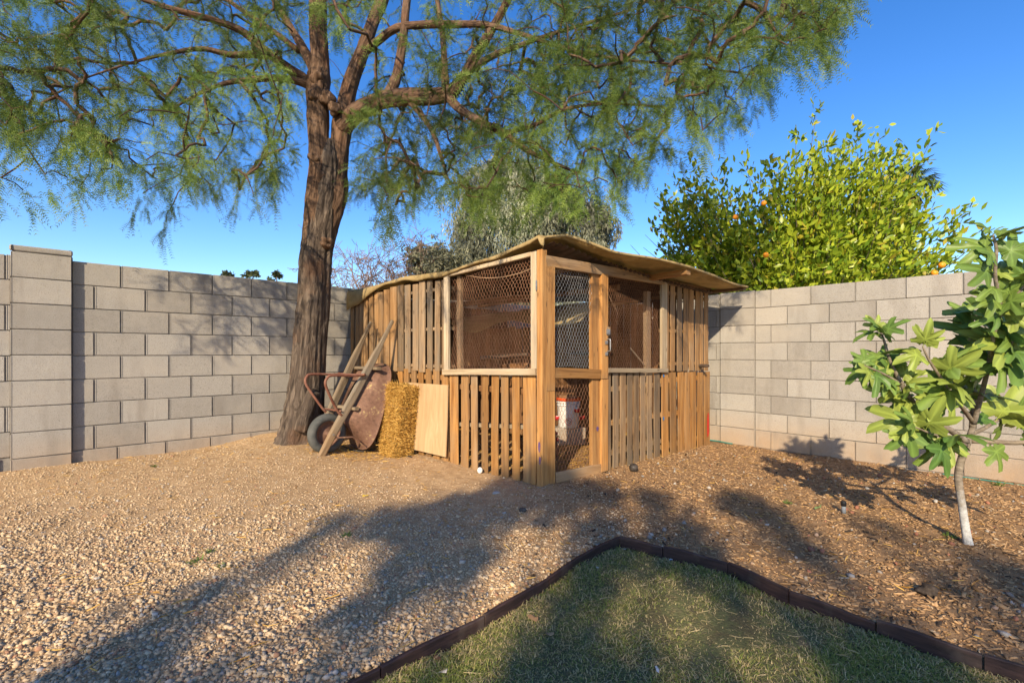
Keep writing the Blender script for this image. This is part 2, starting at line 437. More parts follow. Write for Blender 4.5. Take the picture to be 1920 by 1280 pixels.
# ================================================================== BLOCK WALLS
def block_mesh(L, D, H, seed, mat, ch=.0035):
    r = random.Random(seed); a, b, c = L/2, D/2, H/2
    v, f = [], []
    for z, k in ((-c, 1), (-c+ch, 0), (c-ch, 0), (c, 1)):
        for (x, y) in ((-a, -b), (a, -b), (a, b), (-a, b)):
            sx, sy = np.sign(x), np.sign(y)
            for (qx, qy) in ((x - sx*ch*(1 if (sx*sy > 0) else 0) , y - sy*ch*(0 if (sx*sy > 0) else 1)), (x - sx*ch*(0 if (sx*sy > 0) else 1), y - sy*ch*(1 if (sx*sy > 0) else 0))):
                v.append((qx - np.sign(qx)*ch*.7*k, qy - np.sign(qy)*ch*.7*k, z))
    for i in range(3):
        for k in range(8): f.append([i*8+k, i*8+(k+1) % 8, (i+1)*8+(k+1) % 8, (i+1)*8+k])
    f.append(list(range(7, -1, -1))); f.append([24+k for k in range(8)])
    return mesh_from('concrete_block', v, f, mat)
_bcache = {}
def block(L, D, H, mat=None):
    k = (round(L, 2), round(D, 3), round(H, 3), random.randrange(4))
    if k not in _bcache: _bcache[k] = block_mesh(k[0]-.007, D, H-.008, hash(k) & 255, mat or M['block'])
    return _bcache[k]
def wall_frame(o, t): return np.array(o, float), np.array(t, float)/np.linalg.norm(t)
WLo, WLt = wall_frame((-3.73, 4.02), (1.23, 1.153)); WLn = np.array([WLt[1], -WLt[0]])
WRo, WRt = wall_frame((2.839, 5.48), (1.197, -1.276)); WRn = np.array([WRt[1], -WRt[0]])
def build_wall(name, label, o, t, n, t0, t1, top, courses, bl, off_a, off_b, depth, skip=(), base_h=None, course=.203):
    root = thing(name, label, 'wall', (o[0], o[1], 0))
    ang = math.atan2(t[1], t[0])
    back = -n
    for c in range(courses):
        zc = top - course*(c+.5)
        j0 = (off_a if c % 2 == 0 else off_b)
        k = math.floor((t0-j0)/bl); e = [t0]
        while True:
            k += 1; q = j0 + k*bl
            if q >= t1: break
            if q - t0 > .06: e.append(q)
        e.append(t1)
        for a, b in zip(e[:-1], e[1:]):
            if any(a >= s0-.01 and b <= s1+.01 for s0, s1 in skip): continue
            a2, b2 = a, b
            for s0, s1 in skip:
                if a < s0 < b: b2 = min(b2, s0)
                if a < s1 < b and not (a < s0 < b): a2 = max(a2, s1)
            if b2-a2 < .014: continue
            m = (a2+b2)/2; d = depth/2 + random.uniform(-.0022, .0022)
            p = o + t*m + back*d
            ob = obj('concrete_block', block(b2-a2, depth, course), root)
            ob.location = (p[0]-o[0], p[1]-o[1], zc); ob.rotation_euler = (random.uniform(-.004, .004), random.uniform(-.003, .003), ang + random.uniform(-.003, .003))
    # mortar core, set back from both faces
    L = t1-t0; m = (t0+t1)/2; p = t*m + back*depth/2; zb = -.35
    mc = obj('mortar_core', mesh_from('mortar_core', *_box(L-.01, depth-.022, top-.012-zb), M['mortar']), root)
    mc.location = (p[0], p[1], (top-.004+zb)/2); mc.rotation_euler = (0, 0, ang)
    if base_h is not None:                                  # stained footing course half under the soil
        k = 0; q = t0
        while q < t1-.05:
            q2 = min(q+.36+random.uniform(-.01, .01), t1); mm = (q+q2)/2
            if not any(s0 <= mm <= s1 for s0, s1 in skip):
                p = o + t*mm + back*(depth/2-.006)
                ob = obj('footing_block', block(q2-q, depth, base_h), root); ob.location = (p[0]-o[0], p[1]-o[1], top-course*courses-base_h/2); ob.rotation_euler = (0, 0, ang)
            q = q2
    return root
def _box(x, y, z):
    v = [(sx*x/2, sy*y/2, sz*z/2) for sz in (-1, 1) for sx, sy in ((-1, -1), (1, -1), (1, 1), (-1, 1))]
    return v, [[3, 2, 1, 0], [4, 5, 6, 7], [0, 1, 5, 4], [1, 2, 6, 5], [2, 3, 7, 6], [3, 0, 4, 7]]
PL0, PL1 = -.385, -.03
build_wall('block_wall', 'grey concrete block wall on the left running behind the mesquite trunk', WLo, WLt, WLn, -2.6, 5.62, 1.79, 8, .3535, .2923-3.535, .114-3.535, .15, skip=((PL0, PL1),), base_h=.2)
PR0, PR1 = -.407, 0.0
build_wall('block_wall', 'grey concrete block wall on the right behind the fig tree', WRo, WRt, WRn, -3.34, 4.2, 1.728, 10, .397, .5647-3.97, .3368-3.97, .15, skip=((PR0, PR1),))
def pilaster(label, o, t, n, a, b, top, courses, course, proud, cap):
    root = thing('block_pilaster', label, 'pilaster', (o[0], o[1], 0)); ang = math.atan2(t[1], t[0]); m = (a+b)/2; D = .34
    for c in range(courses):
        p = t*m + n*(proud - D/2)
        ob = obj('concrete_block', block(b-a+.004, D, course), root); ob.location = (p[0]+random.uniform(-.001, .001), p[1], top-course*(c+.5)); ob.rotation_euler = (0, 0, ang)
    p = t*m + n*(proud-D/2)
    mc = obj('mortar_core', mesh_from('mortar_core', *_box(b-a-.022, D-.022, top+.29), M['mortar']), root); mc.location = (p[0], p[1], (top-.3)/2 - .006); mc.rotation_euler = (0, 0, ang)
    if cap:
        ob = obj('cap_slab', block_mesh(b-a+.014, D+.015, .048, 5, M['block'], .01), root); ob.location = (p[0], p[1], top+.025); ob.rotation_euler = (0, 0, ang)
pilaster('tall capped concrete block pilaster at the far left', WLo, WLt, WLn, PL0, PL1, 1.815, 9, .2075, .048, True)
pilaster('flat concrete block pilaster in the right wall beside the coop', WRo, WRt, WRn, PR0+.004, PR1-.003, 1.735, 9, .2035, .012, False)

# ================================================================== LAWN EDGING
def m_edging():
    t = NT('brown_edging'); p = t.coord('Object'); a = t.noise(t.mapping(p, (4, 4, 40)), 2, 4); b = t.noise(p, 8, 4)
    c = t.ramp(a, [(.35, (.022, .013, .013)), (.65, (.052, .029, .027))]); c = t.mix(t.ramp(b, [(.55, (0,)*3), (.7, (.6,)*3)]), c, (.10, .075, .06))
    t.color(c); t.rough(.6); t.bump(a, .25, .004); return t.m
M['edging'] = m_edging()
edge = thing('lawn_edging', 'dark brown board edging that borders the lawn', 'edging', (.58, 2.55, 0))
def resample(P, step):
    d = np.concatenate([[0], np.cumsum(np.linalg.norm(np.diff(P, axis=0), axis=1))]); n = max(2, int(d[-1]/step)+1)
    s = np.linspace(0, d[-1], n); return np.stack([np.interp(s, d, P[:, k]) for k in range(2)], -1)
def edging_board(P, ztop):
    P = resample(np.asarray(P), .05); t = np.gradient(P, axis=0); t /= np.linalg.norm(t, axis=1)[:, None]; n = np.stack([t[:, 1], -t[:, 0]], -1)
    zt = ztop + .004*np.sin(np.linspace(0, 5, len(P)))
    V = []
    for s, zz in ((-.007, -.14), (.007, -.14), (.0075, None), (.005, 'c'), (-.005, 'c'), (-.0075, None)):
        z = np.full(len(P), zz) if isinstance(zz, float) else (zt - (.004 if zz is None else 0))
        V.append(np.concatenate([P + n*s, z[:, None]], 1))
    m = len(P); V = np.stack(V, 1).reshape(-1, 3); f = []
    for i in range(m-1):
        for k in range(6): f.append([i*6+k, (i+1)*6+k, (i+1)*6+(k+1) % 6, i*6+(k+1) % 6])
    f.append(list(range(6))); f.append([(m-1)*6+k for k in range(5, -1, -1)])
    V = V - np.array([.58, 2.55, 0])
    obj('edging_board', mesh_from('edging_board', V, f, M['edging']), edge)
def cut(P, marks):
    P = resample(np.asarray(P, float), .003); out = []; idx = [int(np.argmin(np.hypot(P[:, 0]-x, P[:, 1]-y))) for x, y in marks]
    idx = [0]+sorted(idx)+[len(P)-1]
    for a, b in zip(idx[:-1], idx[1:]):
        if b-a > 12: out.append(P[a:b-0] if True else 0)
    return out
for i, s in enumerate(cut(LAWN[:10], [(-1.1, .85), (-.42, 1.49), (-.10, 1.78), (.16, 2.08)])): edging_board(s[:-1], .010+random.uniform(-.0015, .0015))
for i, s in enumerate(cut(LAWN[9:], [(.78, 2.41), (1.03, 2.23), (1.175, 1.98), (1.36, 1.75), (1.56, 1.55), (1.95, 1.17)])): edging_board(s[:-1], .008+random.uniform(-.0015, .0015) - (.0 if i != 3 else .008))

# ================================================================== CHICKEN COOP
C0 = np.array([.23, 3.65])
uL = np.array([-2.196, 2.02]); uL /= np.linalg.norm(uL); nL = np.array([-uL[1], uL[0]]); nL = nL if nL[1] < 0 else -nL
uR = np.array([2.10, 1.89]); uR /= np.linalg.norm(uR); nR = np.array([uR[1], -uR[0]])
LEN_L, LEN_R = 2.95, 2.86
def sL(px): k = (px-CX)/FOC; return (C0[0]-C0[1]*k)/(-uL[0]+uL[1]*k)
def sR(px): k = (px-CX)/FOC; return (C0[1]*k-C0[0])/(uR[0]-uR[1]*k)
def zL(s, py): return CAMZ-(py-HY)/FOC*(C0[1]+uL[1]*s)
def zR(s, py): return CAMZ-(py-HY)/FOC*(C0[1]+uR[1]*s)
coop = thing('chicken_coop', 'wooden pallet chicken coop with chicken wire windows in the wall corner', 'chicken coop', (C0[0], C0[1], 0))
def face_xy(side, s, off): return C0 + (uL if side == 'L' else uR)*s + (nL if side == 'L' else nR)*off
def face_rot(side): n = nL if side == 'L' else nR; return math.atan2(-n[0], n[1])       # local y is the outward normal, local x lies along the face
def place(o, side, s, off, z, extra=(0, 0, 0)):
    p = face_xy(side, s, off); o.location = (p[0]-C0[0], p[1]-C0[1], z); o.rotation_euler = (extra[0], extra[1], face_rot(side)+extra[2]); return o
def board(side, s0, s1, z0, z1, off, mat, thick=.017, name='board', lean=0, parent=None, bev=.003, warp=.004):
    v, f = bar_mesh(abs(s1-s0), thick, z1-z0, bev, 3, warp)
    o = obj(name, mesh_from(name, v, f, M[mat] if isinstance(mat, str) else mat), parent or coop)
    return place(o, side, (s0+s1)/2, off, z0, (random.uniform(-.004, .004), lean, 0))
def rail(side, s0, s1, z0, z1, off, mat, hgt, thick=.03, name='rail', parent=None):
    """horizontal member from (s0,z0) to (s1,z1), z is the lower edge"""
    a = np.append(face_xy(side, s0, off), z0+hgt/2); b = np.append(face_xy(side, s1, off), z1+hgt/2)
    return beam(a, b, hgt, thick, mat, name, parent or coop, C0)
def beam(a, b, h, w, mat, name, parent, origin):
    a = np.asarray(a, float); b = np.asarray(b, float); d = Vector(b-a); L = d.length
    v, f = bar_mesh(w, h, L, .004, 3, .003)
    o = obj(name, mesh_from(name, v, f, M[mat] if isinstance(mat, str) else mat), parent)
    zax = d.normalized(); xax = Vector((0, 0, 1)).cross(zax)
    xax = xax.normalized() if xax.length > .02 else Vector((1, 0, 0))
    yax = zax.cross(xax)
    o.rotation_euler = Matrix((xax, yax, zax)).transposed().to_euler()
    o.location = (a[0]-origin[0], a[1]-origin[1], a[2]-(origin[2] if len(origin) > 2 else 0)); return o

# --- hexagonal netting, one mesh a panel
def hex_net(side, s0, s1, zf0, zf1, mat, off, parent=None, cell=.034, wire=.0013, bulge=.01, seed=1, rel=None):
    r = np.random.default_rng(seed); ax = cell; ay = cell*.86
    # brick-offset hexagons: long twisted wires upright, zig-zag wires between
    segs, cols, rows = [], int((s1-s0)/ax)+2, int(1.3/ay)+2
    zlo, zhi = min(zf0(s0), zf0(s1)), max(zf1(s0), zf1(s1)); rows = int((zhi-zlo)/ay)+2
    def node(c, k, u): return (s0 + ax*(c + .5*(k % 2)), zlo + ay*(k + (.30 if u else 0)))
    for k in range(rows):
        for c in range(-1, cols):
            a, b = node(c, k, 0), node(c, k, 1)
            segs.append((a, b, 1.5))
            up = node(c, k+1, 0) if True else None
            # zig-zag from the top of this wire to the feet of the two wires above
            x, z = b
            for dx in (-.5, .5): segs.append((b, (x+dx*ax, zlo+ay*(k+1)), 1.0))
    P0 = np.array([q[0] for q in segs]); P1 = np.array([q[1] for q in segs]); W = np.array([q[2] for q in segs])*wire
    mid = (P0+P1)/2
    ok = (mid[:, 0] > s0) & (mid[:, 0] < s1) & (mid[:, 1] > np.array([zf0(s) for s in mid[:, 0]])) & (mid[:, 1] < np.array([zf1(s) for s in mid[:, 0]]))
    P0, P1, W = P0[ok], P1[ok], W[ok]
    def warp(P):
        q = P.copy(); q[:, 0] += .008*vnoise(P*7, seed)+.004*vnoise(P*19, seed+3); q[:, 1] += .008*vnoise(P*6, seed+1)+.004*vnoise(P*17, seed+4); q[:, 0] = np.clip(q[:, 0], s0, s1)
        o = off + bulge*vnoise(P*4, seed+2)
        u, n = (uL, nL) if side == 'L' else (uR, nR)
        return np.stack([u[0]*q[:, 0]+n[0]*o, u[1]*q[:, 0]+n[1]*o, q[:, 1]], -1)
    A, B = warp(P0), warp(P1)
    u, n = (uL, nL) if side == 'L' else (uR, nR)
    d = B-A; d /= np.linalg.norm(d, axis=1)[:, None]; nn = np.array([n[0], n[1], 0]); w = np.cross(d, nn); w /= np.linalg.norm(w, axis=1)[:, None]
    V = []
    for P in (A, B):
        for ca, cb in ((1, 0), (-.5, .87), (-.5, -.87)): V.append(P + (w*ca + nn*cb)*W[:, None])
    V = np.stack(V, 1).reshape(-1, 3); m = len(A); i = np.arange(m)[:, None]*6
    F = np.concatenate([i+np.array([[a, b, b+3, a+3]]) for a, b in ((0, 1), (1, 2), (2, 0))])
    o = obj('wire_mesh', mesh_from('wire_mesh', V, F, mat), parent or coop)
    return o
M['wire_rust'] = m_plain('rusty_wire', (.30, .135, .075), .7, .3, (.46, .27, .17), 30)
M['wire_zinc'] = m_plain('zinc_wire', (.42, .43, .44), .45, .5, (.60, .60, .58), 30)
M['steel'] = m_plain('galvanised_steel', (.42, .43, .44), .4, .8, (.30, .30, .30), 40)

# heights of the roof line along both faces
def roofL(s): return float(np.interp(s, [0, .1, .5, 1.1, 1.8, 2.45, 2.95], [1.90, 1.87, 1.80, 1.752, 1.775, 1.735, 1.73]))
def roofR(s): return float(np.interp(s, [0, .2, .6, 1.5, 2.2, 2.86], [1.90, 1.905, 1.85, 1.79, 1.765, 1.75]))

# --- corner post pair, door posts
def zg(side, s, off=0): p = face_xy(side, s, off); return gz(p[0], p[1])
a0 = sL(1011)
board('L', sL(1021.5), sL(1011), zg('L', .03)-.02, 1.80, .0, 'post', .06, 'corner_post', warp=.001)
board('R', .004, sR(1036), zg('R', .03)-.02, .70, .004, 'post', .05, 'corner_post', warp=.001)
board('R', .004, sR(1036), .704, 1.74, .006, 'post', .05, 'corner_post', warp=.001)
s_d0, s_d1 = sR(1036.5), sR(1123)             # the door opening
s_p0, s_p1 = sR(1123.5), sR(1135.5)
board('R', s_p0, s_p1, zg('R', .5)-.0, zR(s_p0, 711), .004, 'post', .05, 'door_post', warp=.001)
board('R', s_p0, s_p1, zR(s_p0, 710), 1.70, .006, 'post', .05, 'door_post', warp=.001)
board('L', sL(1010.5), sL(1006), .0, zL(.06, 706), -.012, 'gold', .02)

# --- top beam over the door and the right window
s_b = sR(1242)
rail('R', .02, s_b, zR(0.02, 500), zR(s_b, 535), .012, 'tan', .088, .035, 'top_beam')
rail('R', s_b+.004, LEN_R-.03, zR(s_b, 536)+.018, zR(LEN_R, 548), .004, 'tan', .045, .03, 'top_beam')

# --- left face: window frame, slats below, pallets beyond
sa, sb = sL(1010), sL(836)
board('L', sL(1009.5), sL(999), zL(.06, 703), zL(.06, 473), .012, 'pale', .03, 'window_stile', warp=.001)
board('L', sL(844), sb, zL(sb, 703), zL(sb, 516), .012, 'pale', .03, 'window_stile', warp=.001)
rail('L', sa+.0, sb, zL(sa, 703), zL(sb, 702.5), .030, 'pale', zL(sb, 692)-zL(sb, 702.5), .03, 'window_sill')
rail('L', sL(999)-.0, sb, zL(sL(999), 481), zL(sb, 521), .010, 'pale', .035, .03, 'window_head')
board('L', sL(858.5), sL(851.5), zL(sL(855), 692), zL(sL(855), 517), -.05, 'old', .04, 'inner_post')
hex_net('L', sL(999)+.0, sL(844), lambda s: zL(s, 694), lambda s: roofL(s)-.06, M['wire_rust'], -.012, seed=3)
low = [(520, 563), (572, 610), (622, 655), (672, 705), (718, 755), (765, 803), (818, 857), (870, 935)]
for i, (x0, x1) in enumerate(low):
    p0, p1 = 640+x0*.3906, 640+x1*.3906; s1, s0 = sL(p0), sL(p1); s1 -= .010; sm = (s0+s1)/2
    board('L', s0, s1, zg('L', sm)-.012+random.uniform(-.004, .008), zL(sm, 703.5), random.uniform(-.003, .003), 'gold' if i not in (2,) else 'tan', .012, lean=random.uniform(-.006, .006))
rail('L', .02, 1.2, zL(0.05, 806), zL(1.2, 797)-.005, -.075, 'pale', .035, .11, 'stringer')
rail('L', .02, 1.2, .66, .665, -.08, 'dark', .05, .10, 'stringer')
up = [(100, 135), (148, 185), (190, 230), (236, 278), (288, 335), (340, 385), (390, 438), (443, 503), (512, 583), (592, 653), (662, 722), (740, 800), (812, 878), (890, 948), (970, 1028), (1047, 1090)]
for i, (x0, x1) in enumerate(up):
    p0, p1 = 640+x0*.1797, 640+x1*.1797; s1, s0 = sL(p0), sL(p1); s1 -= .012; sm = (s0+s1)/2
    board('L', s0, s1, zL(sm, 696)+random.uniform(-.012, .012), roofL(sm)-.06+random.uniform(-.015, .012), random.uniform(-.006, .004), 'old' if i > 8 else 'tan', .018, lean=random.uniform(-.012, .012) if i > 8 else random.uniform(-.004, .004))
for z in (1.60, 1.22, .86): rail('L', 1.12, 2.0, z, z, -.045, 'old', .032, .07, 'stringer')
for z in (1.55, .87): rail('L', 2.0, 2.93, z, z, -.05, 'dark', .05, .08, 'stringer')
x = 1.13; i = 0
while x < 2.88:                                   # lower pallet behind the plywood, bale and barrow
    w = random.uniform(.075, .095); board('L', x, x+w, zg('L', x)-.012, .845+random.uniform(-.006, .006), random.uniform(-.004, .002)-.004, 'gold' if random.random() < .6 else 'tan', .018); x += w+random.uniform(.035, .05); i += 1
for z in (.02, .40, .74): rail('L', 1.12, 2.92, z, z+.005, -.05, 'gold', .05, .07, 'stringer')

# --- right face: window, slats below, pallets beyond
hex_net('R', s_p1, sR(1238), lambda s: zR(s, 692), lambda s: np.interp(s, [.02, s_b], [zR(.02, 500), zR(s_b, 535)])+.02, M['wire_rust'], -.02, seed=9)
board('R', sR(1237.5), sR(1247), zR(sR(1242), 698), zR(sR(1242), 529), .010, 'pale', .03, 'window_stile', warp=.001)
rail('R', s_p1+.004, sR(1247), zR(s_p1, 698.5), zR(sR(1247), 698), .022, 'pale', .042, .03, 'window_sill')
board('R', sR(1223), sR(1230), zR(sR(1226), 760), zR(sR(1226), 545), -.08, 'old', .05, 'inner_post')
lowr = [(399, 428), (432, 462), (467, 497), (500, 528), (532, 560), (565, 591), (597, 625), (630, 661)]
for x0, x1 in lowr:
    s0, s1 = sR(980+x0*.3908), sR(980+x1*.3908); s1 -= .013; sm = (s0+s1)/2
    board('R', s0, s1, zg('R', sm)-.012+random.uniform(0, .01), zR(sm, 699.5), random.uniform(-.005, .003), 'old', .012, lean=random.uniform(-.008, .008))
for z in (.10, .37, .68): rail('R', s_p1+.01, sR(1242), z-.03, z-.03, -.045, 'tan', .045, .07, 'stringer')
upr = [(680, 702), (707, 732), (740, 765), (770, 795), (800, 825), (828, 850), (852, 868), (870, 890)]
for i, (x0, x1) in enumerate(upr):
    s0, s1 = sR(980+x0*.3908), sR(980+x1*.3908); s1 -= .013; sm = (s0+s1)/2
    board('R', s0, s1, zR(sm, 695.5)+random.uniform(0, .006), zR(sm, 534+.075*(x0-680)), random.uniform(-.005, .004), 'tan', .012, lean=random.uniform(-.006, .006))
lowr2 = [(668, 702), (706, 739), (744, 774), (777, 803), (806, 835), (838, 865), (868, 898)]
for i, (x0, x1) in enumerate(lowr2):
    s0, s1 = sR(980+x0*.3908), sR(980+x1*.3908); s1 -= .013; sm = (s0+s1)/2
    last = board('R', s0, s1, zg('R', sm)-.012, zR(sm, 697+random.uniform(-.5, 1.)), random.uniform(-.004, .004), 'gold', .012, lean=random.uniform(-.003, .003))
    if i == 0: first = last; f_s = (s0, s1)
    if i == 6: l_s = (s0, s1)
for z in (1.62, 1.22, .87): rail('R', sR(1247)+.01, LEN_R-.03, z, z, -.045, 'tan', .035, .07, 'stringer')
for z in (.05, .38, .74): rail('R', sR(1242)+.01, LEN_R-.03, z-.05, z-.05, -.045, 'gold', .05, .07, 'stringer')
def splotch(side, s, z, w, h, mat, off, seed=0):
    r = random.Random(seed); n = 12; v = [(0, 0, 0)]
    for k in range(n):
        a = 2*math.pi*k/n; q = r.uniform(.8, 1.1); v.append((math.cos(a)*w/2*q, 0, math.sin(a)*h/2*q))
    f = [[0, 1+k, 1+(k+1) % n] for k in range(n)]; v2 = [(p[0], .0015, p[2]) for p in v]
    f2 = [[0, 1+(k+1) % n, 1+k] for k in range(n)]
    o = obj('paint_mark', mesh_from('paint_mark', v+v2, f+[[13+i for i in q] for q in f2]+[[1+k, 1+(k+1) % n, 14+(k+1) % n, 14+k] for k in range(n)], mat), coop); return place(o, side, s, off, z)
red = m_plain('red_paint', (.55, .02, .02), .6, 0, (.42, .03, .02), 25); blue = m_plain('blue_paint', (.02, .16, .42), .6); purple = m_plain('purple_paint', (.10, .05, .20), .8, 0, (.16, .10, .14), 60)
splotch('R', (l_s[0]+l_s[1])/2+.012, zR(l_s[1], 795), .05, .30, red, .0135, 3)
splotch('R', sR(1242), zR(sR(1242), 704), .03, .03, blue, .0135, 4); splotch('R', sR(1242), zR(sR(1242), 784), .03, .035, blue, .0135, 5)
splotch('L', sL(1016), zL(.0, 836), .022, .09, purple, .031, 6); splotch('L', sL(1017), zL(.0, 862), .02, .07, purple, .031, 7)
splotch('R', sR(1118), zR(sR(1118), 803), .035, .045, purple, .0135, 8)

# --- broken branch stub poking out of the right pallet, and its hanging root
ac = Acc(); p = np.append(face_xy('R', sR(1311), .0)-C0, zR(sR(1311), 686)); d = np.append(nR*.75-uR*.2, .02)
ac.tube(np.array([p-d*.1, p+d*.02, p+d*.10, p+d*.17]), [.018, .022, .020, .014], n=8, rough=.2); obj('branch_stub', ac.mesh('branch_stub', M['bark'], True), coop)

# --- door
door = obj('door', None, coop); door.empty_display_size = .1
def dpart(o, name): o.name = name; return o
s_st0, s_st1 = sR(1109), s_d1-.004
board('R', s_st0, s_st1, zg('R', .5)+.04, zR(s_st1, 510), -.008, 'post', .035, 'stile', parent=door, warp=.001)
board('R', s_d0+.004, s_d0+.03, zg('R', .1)+.04, zR(s_d0, 500), -.012, 'post', .03, 'stile', parent=door, warp=.001)
rail('R', s_d0+.004, s_st1, zR(s_d0, 709), zR(s_st1, 710.5), .014, 'post', .085, .025, 'rail', door)
rail('R', s_d0+.004, s_st1+.01, zR(s_d0, 905), zR(s_st1, 887), .014, 'tan', .085, .025, 'rail', door)
hex_net('R', s_d0+.01, s_st0+.02, lambda s: zR(s, 690), lambda s: np.interp(s, [.02, s_b], [zR(.02, 500), zR(s_b, 535)])+.02, M['wire_zinc'], -.024, parent=door, seed=5, bulge=.014)
hex_net('R', s_d0+.01, s_st1-.02, lambda s: zR(s, 893-.14*(s-s_d0)*200/2), lambda s: zR(s, 708), M['wire_rust'], -.032, parent=door, seed=6, cell=.04)
def handle_mesh(h, d, r):
    pts = np.array([(0, 0, 0), (0, d*.8, 0), (0, d, d*.25), (0, d, h/2), (0, d, h-d*.25), (0, d*.8, h), (0, 0, h)]); ac = Acc(); ac.tube(catmull(pts, 22), r, n=8); return ac.mesh('pull_handle', M['steel'], True)
place(obj('pull_handle', handle_mesh(.105, .035, .006), door), 'R', sR(1133), .03, zR(sR(1133), 658))
for py in (641, 663):
    o = obj('bracket', mesh_from('bracket', *_box(.035, .008, .03), M['steel']), door); place(o, 'R', sR(1131), .036, zR(.5, py))
o = obj('latch', mesh_from('latch', *_box(.045, .012, .045), M['steel']), door); place(o, 'R', sR(1134), .037, zR(.5, 620))
o = obj('latch_block', mesh_from('latch_block', *bar_mesh(.06, .03, .08), M['tan']), door); place(o, 'R', sR(1136), .016, zR(.5, 628))
o = obj('hinge', mesh_from('hinge', *_box(.012, .012, .075), M['steel']), door); place(o, 'L', sL(1011.5), .034, zL(.0, 535))

# --- corrugated roof, rafters
P00 = C0 - uL*.0; PLe = C0+uL*LEN_L; PRe = C0+uR*LEN_R; PB = C0+uL*LEN_L+uR*LEN_R*.93
def roof_pt(a, b):
    """a along the left face 0..1, b along the right face 0..1"""
    q = C0*(1-a)*(1-b)+PLe*a*(1-b)+PRe*(1-a)*b+PB*a*b
    zl, zr = roofL(a*LEN_L), roofR(b*LEN_R)
    z = zl*(1-b)+zr*(1-a) - 1.90*(1-a)*(1-b) + 1.83*a*b - 0 if False else (zl + (zr-1.90)*(1-a) + (1.86-1.73)*a*b*.9)
    return np.append(q, z)
def m_tin():
    return m_plain('old_roof_iron', (.075, .06, .05), .6, .4, (.15, .10, .075), 12)
na, nb = 24, 150
V, F = [], []
for i in range(na+1):
    for j in range(nb+1):
        p = roof_pt(-.0+i/na*1.0, .02+j/nb*.98); p[:2] += nR*.06*(1-i/na)**12; p[2] += -.040+.011*math.sin(j/nb*LEN_R/.076*6.283); V.append(p-np.append(C0, 0))
for i in range(na):
    for j in range(nb): a = i*(nb+1)+j; F.append((a, a+1, a+nb+2, a+nb+1))
obj('corrugated_roof', mesh_from('corrugated_roof', np.array(V), np.array(F), m_tin(), True), coop)
for s in (.55, 1.52, 2.35):
    q = face_xy('R', s, .415 if s == 1.52 else -.02); e = face_xy('R', s, -2.72)
    beam(np.append(q, roofR(s)-.035 if s == 1.52 else roofR(s)-.1), np.append(e, roofR(s)-.115), .05, .075, 'post' if s == 1.52 else 'tan', 'rafter', coop, C0)
beam(np.append(face_xy('R', 2.83, .40), 1.725), np.append(face_xy('R', 2.83, -2.3), 1.72), .04, .06, 'old', 'rafter', coop, C0)
beam(np.append(face_xy('L', .1, -1.35), 1.66), np.append(face_xy('L', 2.8, -1.35), 1.66), .06, .05, 'dark', 'rafter', coop, C0)

# --- inner partition, roost poles and shelf
def inner(a, b, z0, z1, n, mat, name='partition_board'):
    a = np.asarray(a); b = np.asarray(b); d = b-a; L = np.linalg.norm(d); ang = math.atan2(d[1], d[0])
    for k in range(n):
        q = a+d*(k+.5)/n; o = obj(name, mesh_from(name, *bar_mesh(L/n-.012, .018, z1-z0+random.uniform(-.02, .02)), M[mat]), coop); o.location = (q[0]-C0[0], q[1]-C0[1], z0); o.rotation_euler = (0, 0, ang)
inner(face_xy('L', 1.15, -1.45), face_xy('L', 2.76, -1.45), 0, 1.32, 15, 'dark')
inner(face_xy('R', 2.70, -.35), face_xy('R', 2.70, -2.3), -.05, 1.66, 18, 'dark')
inner(face_xy('L', 2.80, -.12), face_xy('L', 2.80, -2.6), -.05, 1.66, 22, 'dark')
inner(face_xy('L', 1.15, -1.46), face_xy('L', 1.15, -2.6), 0, 1.55, 10, 'dark')
for z, o1 in ((.75, -.8), (.95, -1.1)):
    ac = Acc(); a = np.append(face_xy('R', .5, o1-.3)-C0, z); b = np.append(face_xy('R', 2.7, o1-.2)-C0, z+.04); ac.tube(catmull([a, (a+b)/2+[0, 0, .03], b], 8), .02, n=8); obj('roost_pole', ac.mesh('roost_pole', M['bark'], True), coop)
ac = Acc(); a = np.append(face_xy('R', sR(1190), -.05)-C0, 1.05); b = np.append(face_xy('R', sR(1236), -.10)-C0, .80); ac.tube([a, b], .007, n=6); obj('brace_stick', ac.mesh('brace_stick', M['pale']), coop)
# slack cords behind the netting
def cord(name, P, r, mat, parent): ac = Acc(); ac.tube(catmull(np.array(P), 30), r, n=5); return obj(name, ac.mesh(name, mat, True), parent)
M['rope'] = m_plain('sisal_rope', (.40, .27, .17), .9, 0, (.30, .19, .11), 60)
def fL(px, py, off): s = sL(px); p = face_xy('L', s, off)-C0; return np.append(p, zL(s, py))
def fR(px, py, off): s = sR(px); p = face_xy('R', s, off)-C0; return np.append(p, zR(s, py))
cord('cord', [fL(868, 515, -.03), fL(900, 520, -.03), fL(935, 519, -.03), fL(970, 511, -.03), fL(998, 500, -.03)], .004, M['rope'], coop)
cord('cord', [fR(1045, 505, -.05), fR(1070, 516, -.05), fR(1108, 519, -.05)], .004, M['rope'], coop)
cord('cord', [fR(1145, 540, -.06), fR(1158, 565, -.06), fR(1169, 588, -.06)], .003, M['rope'], coop)

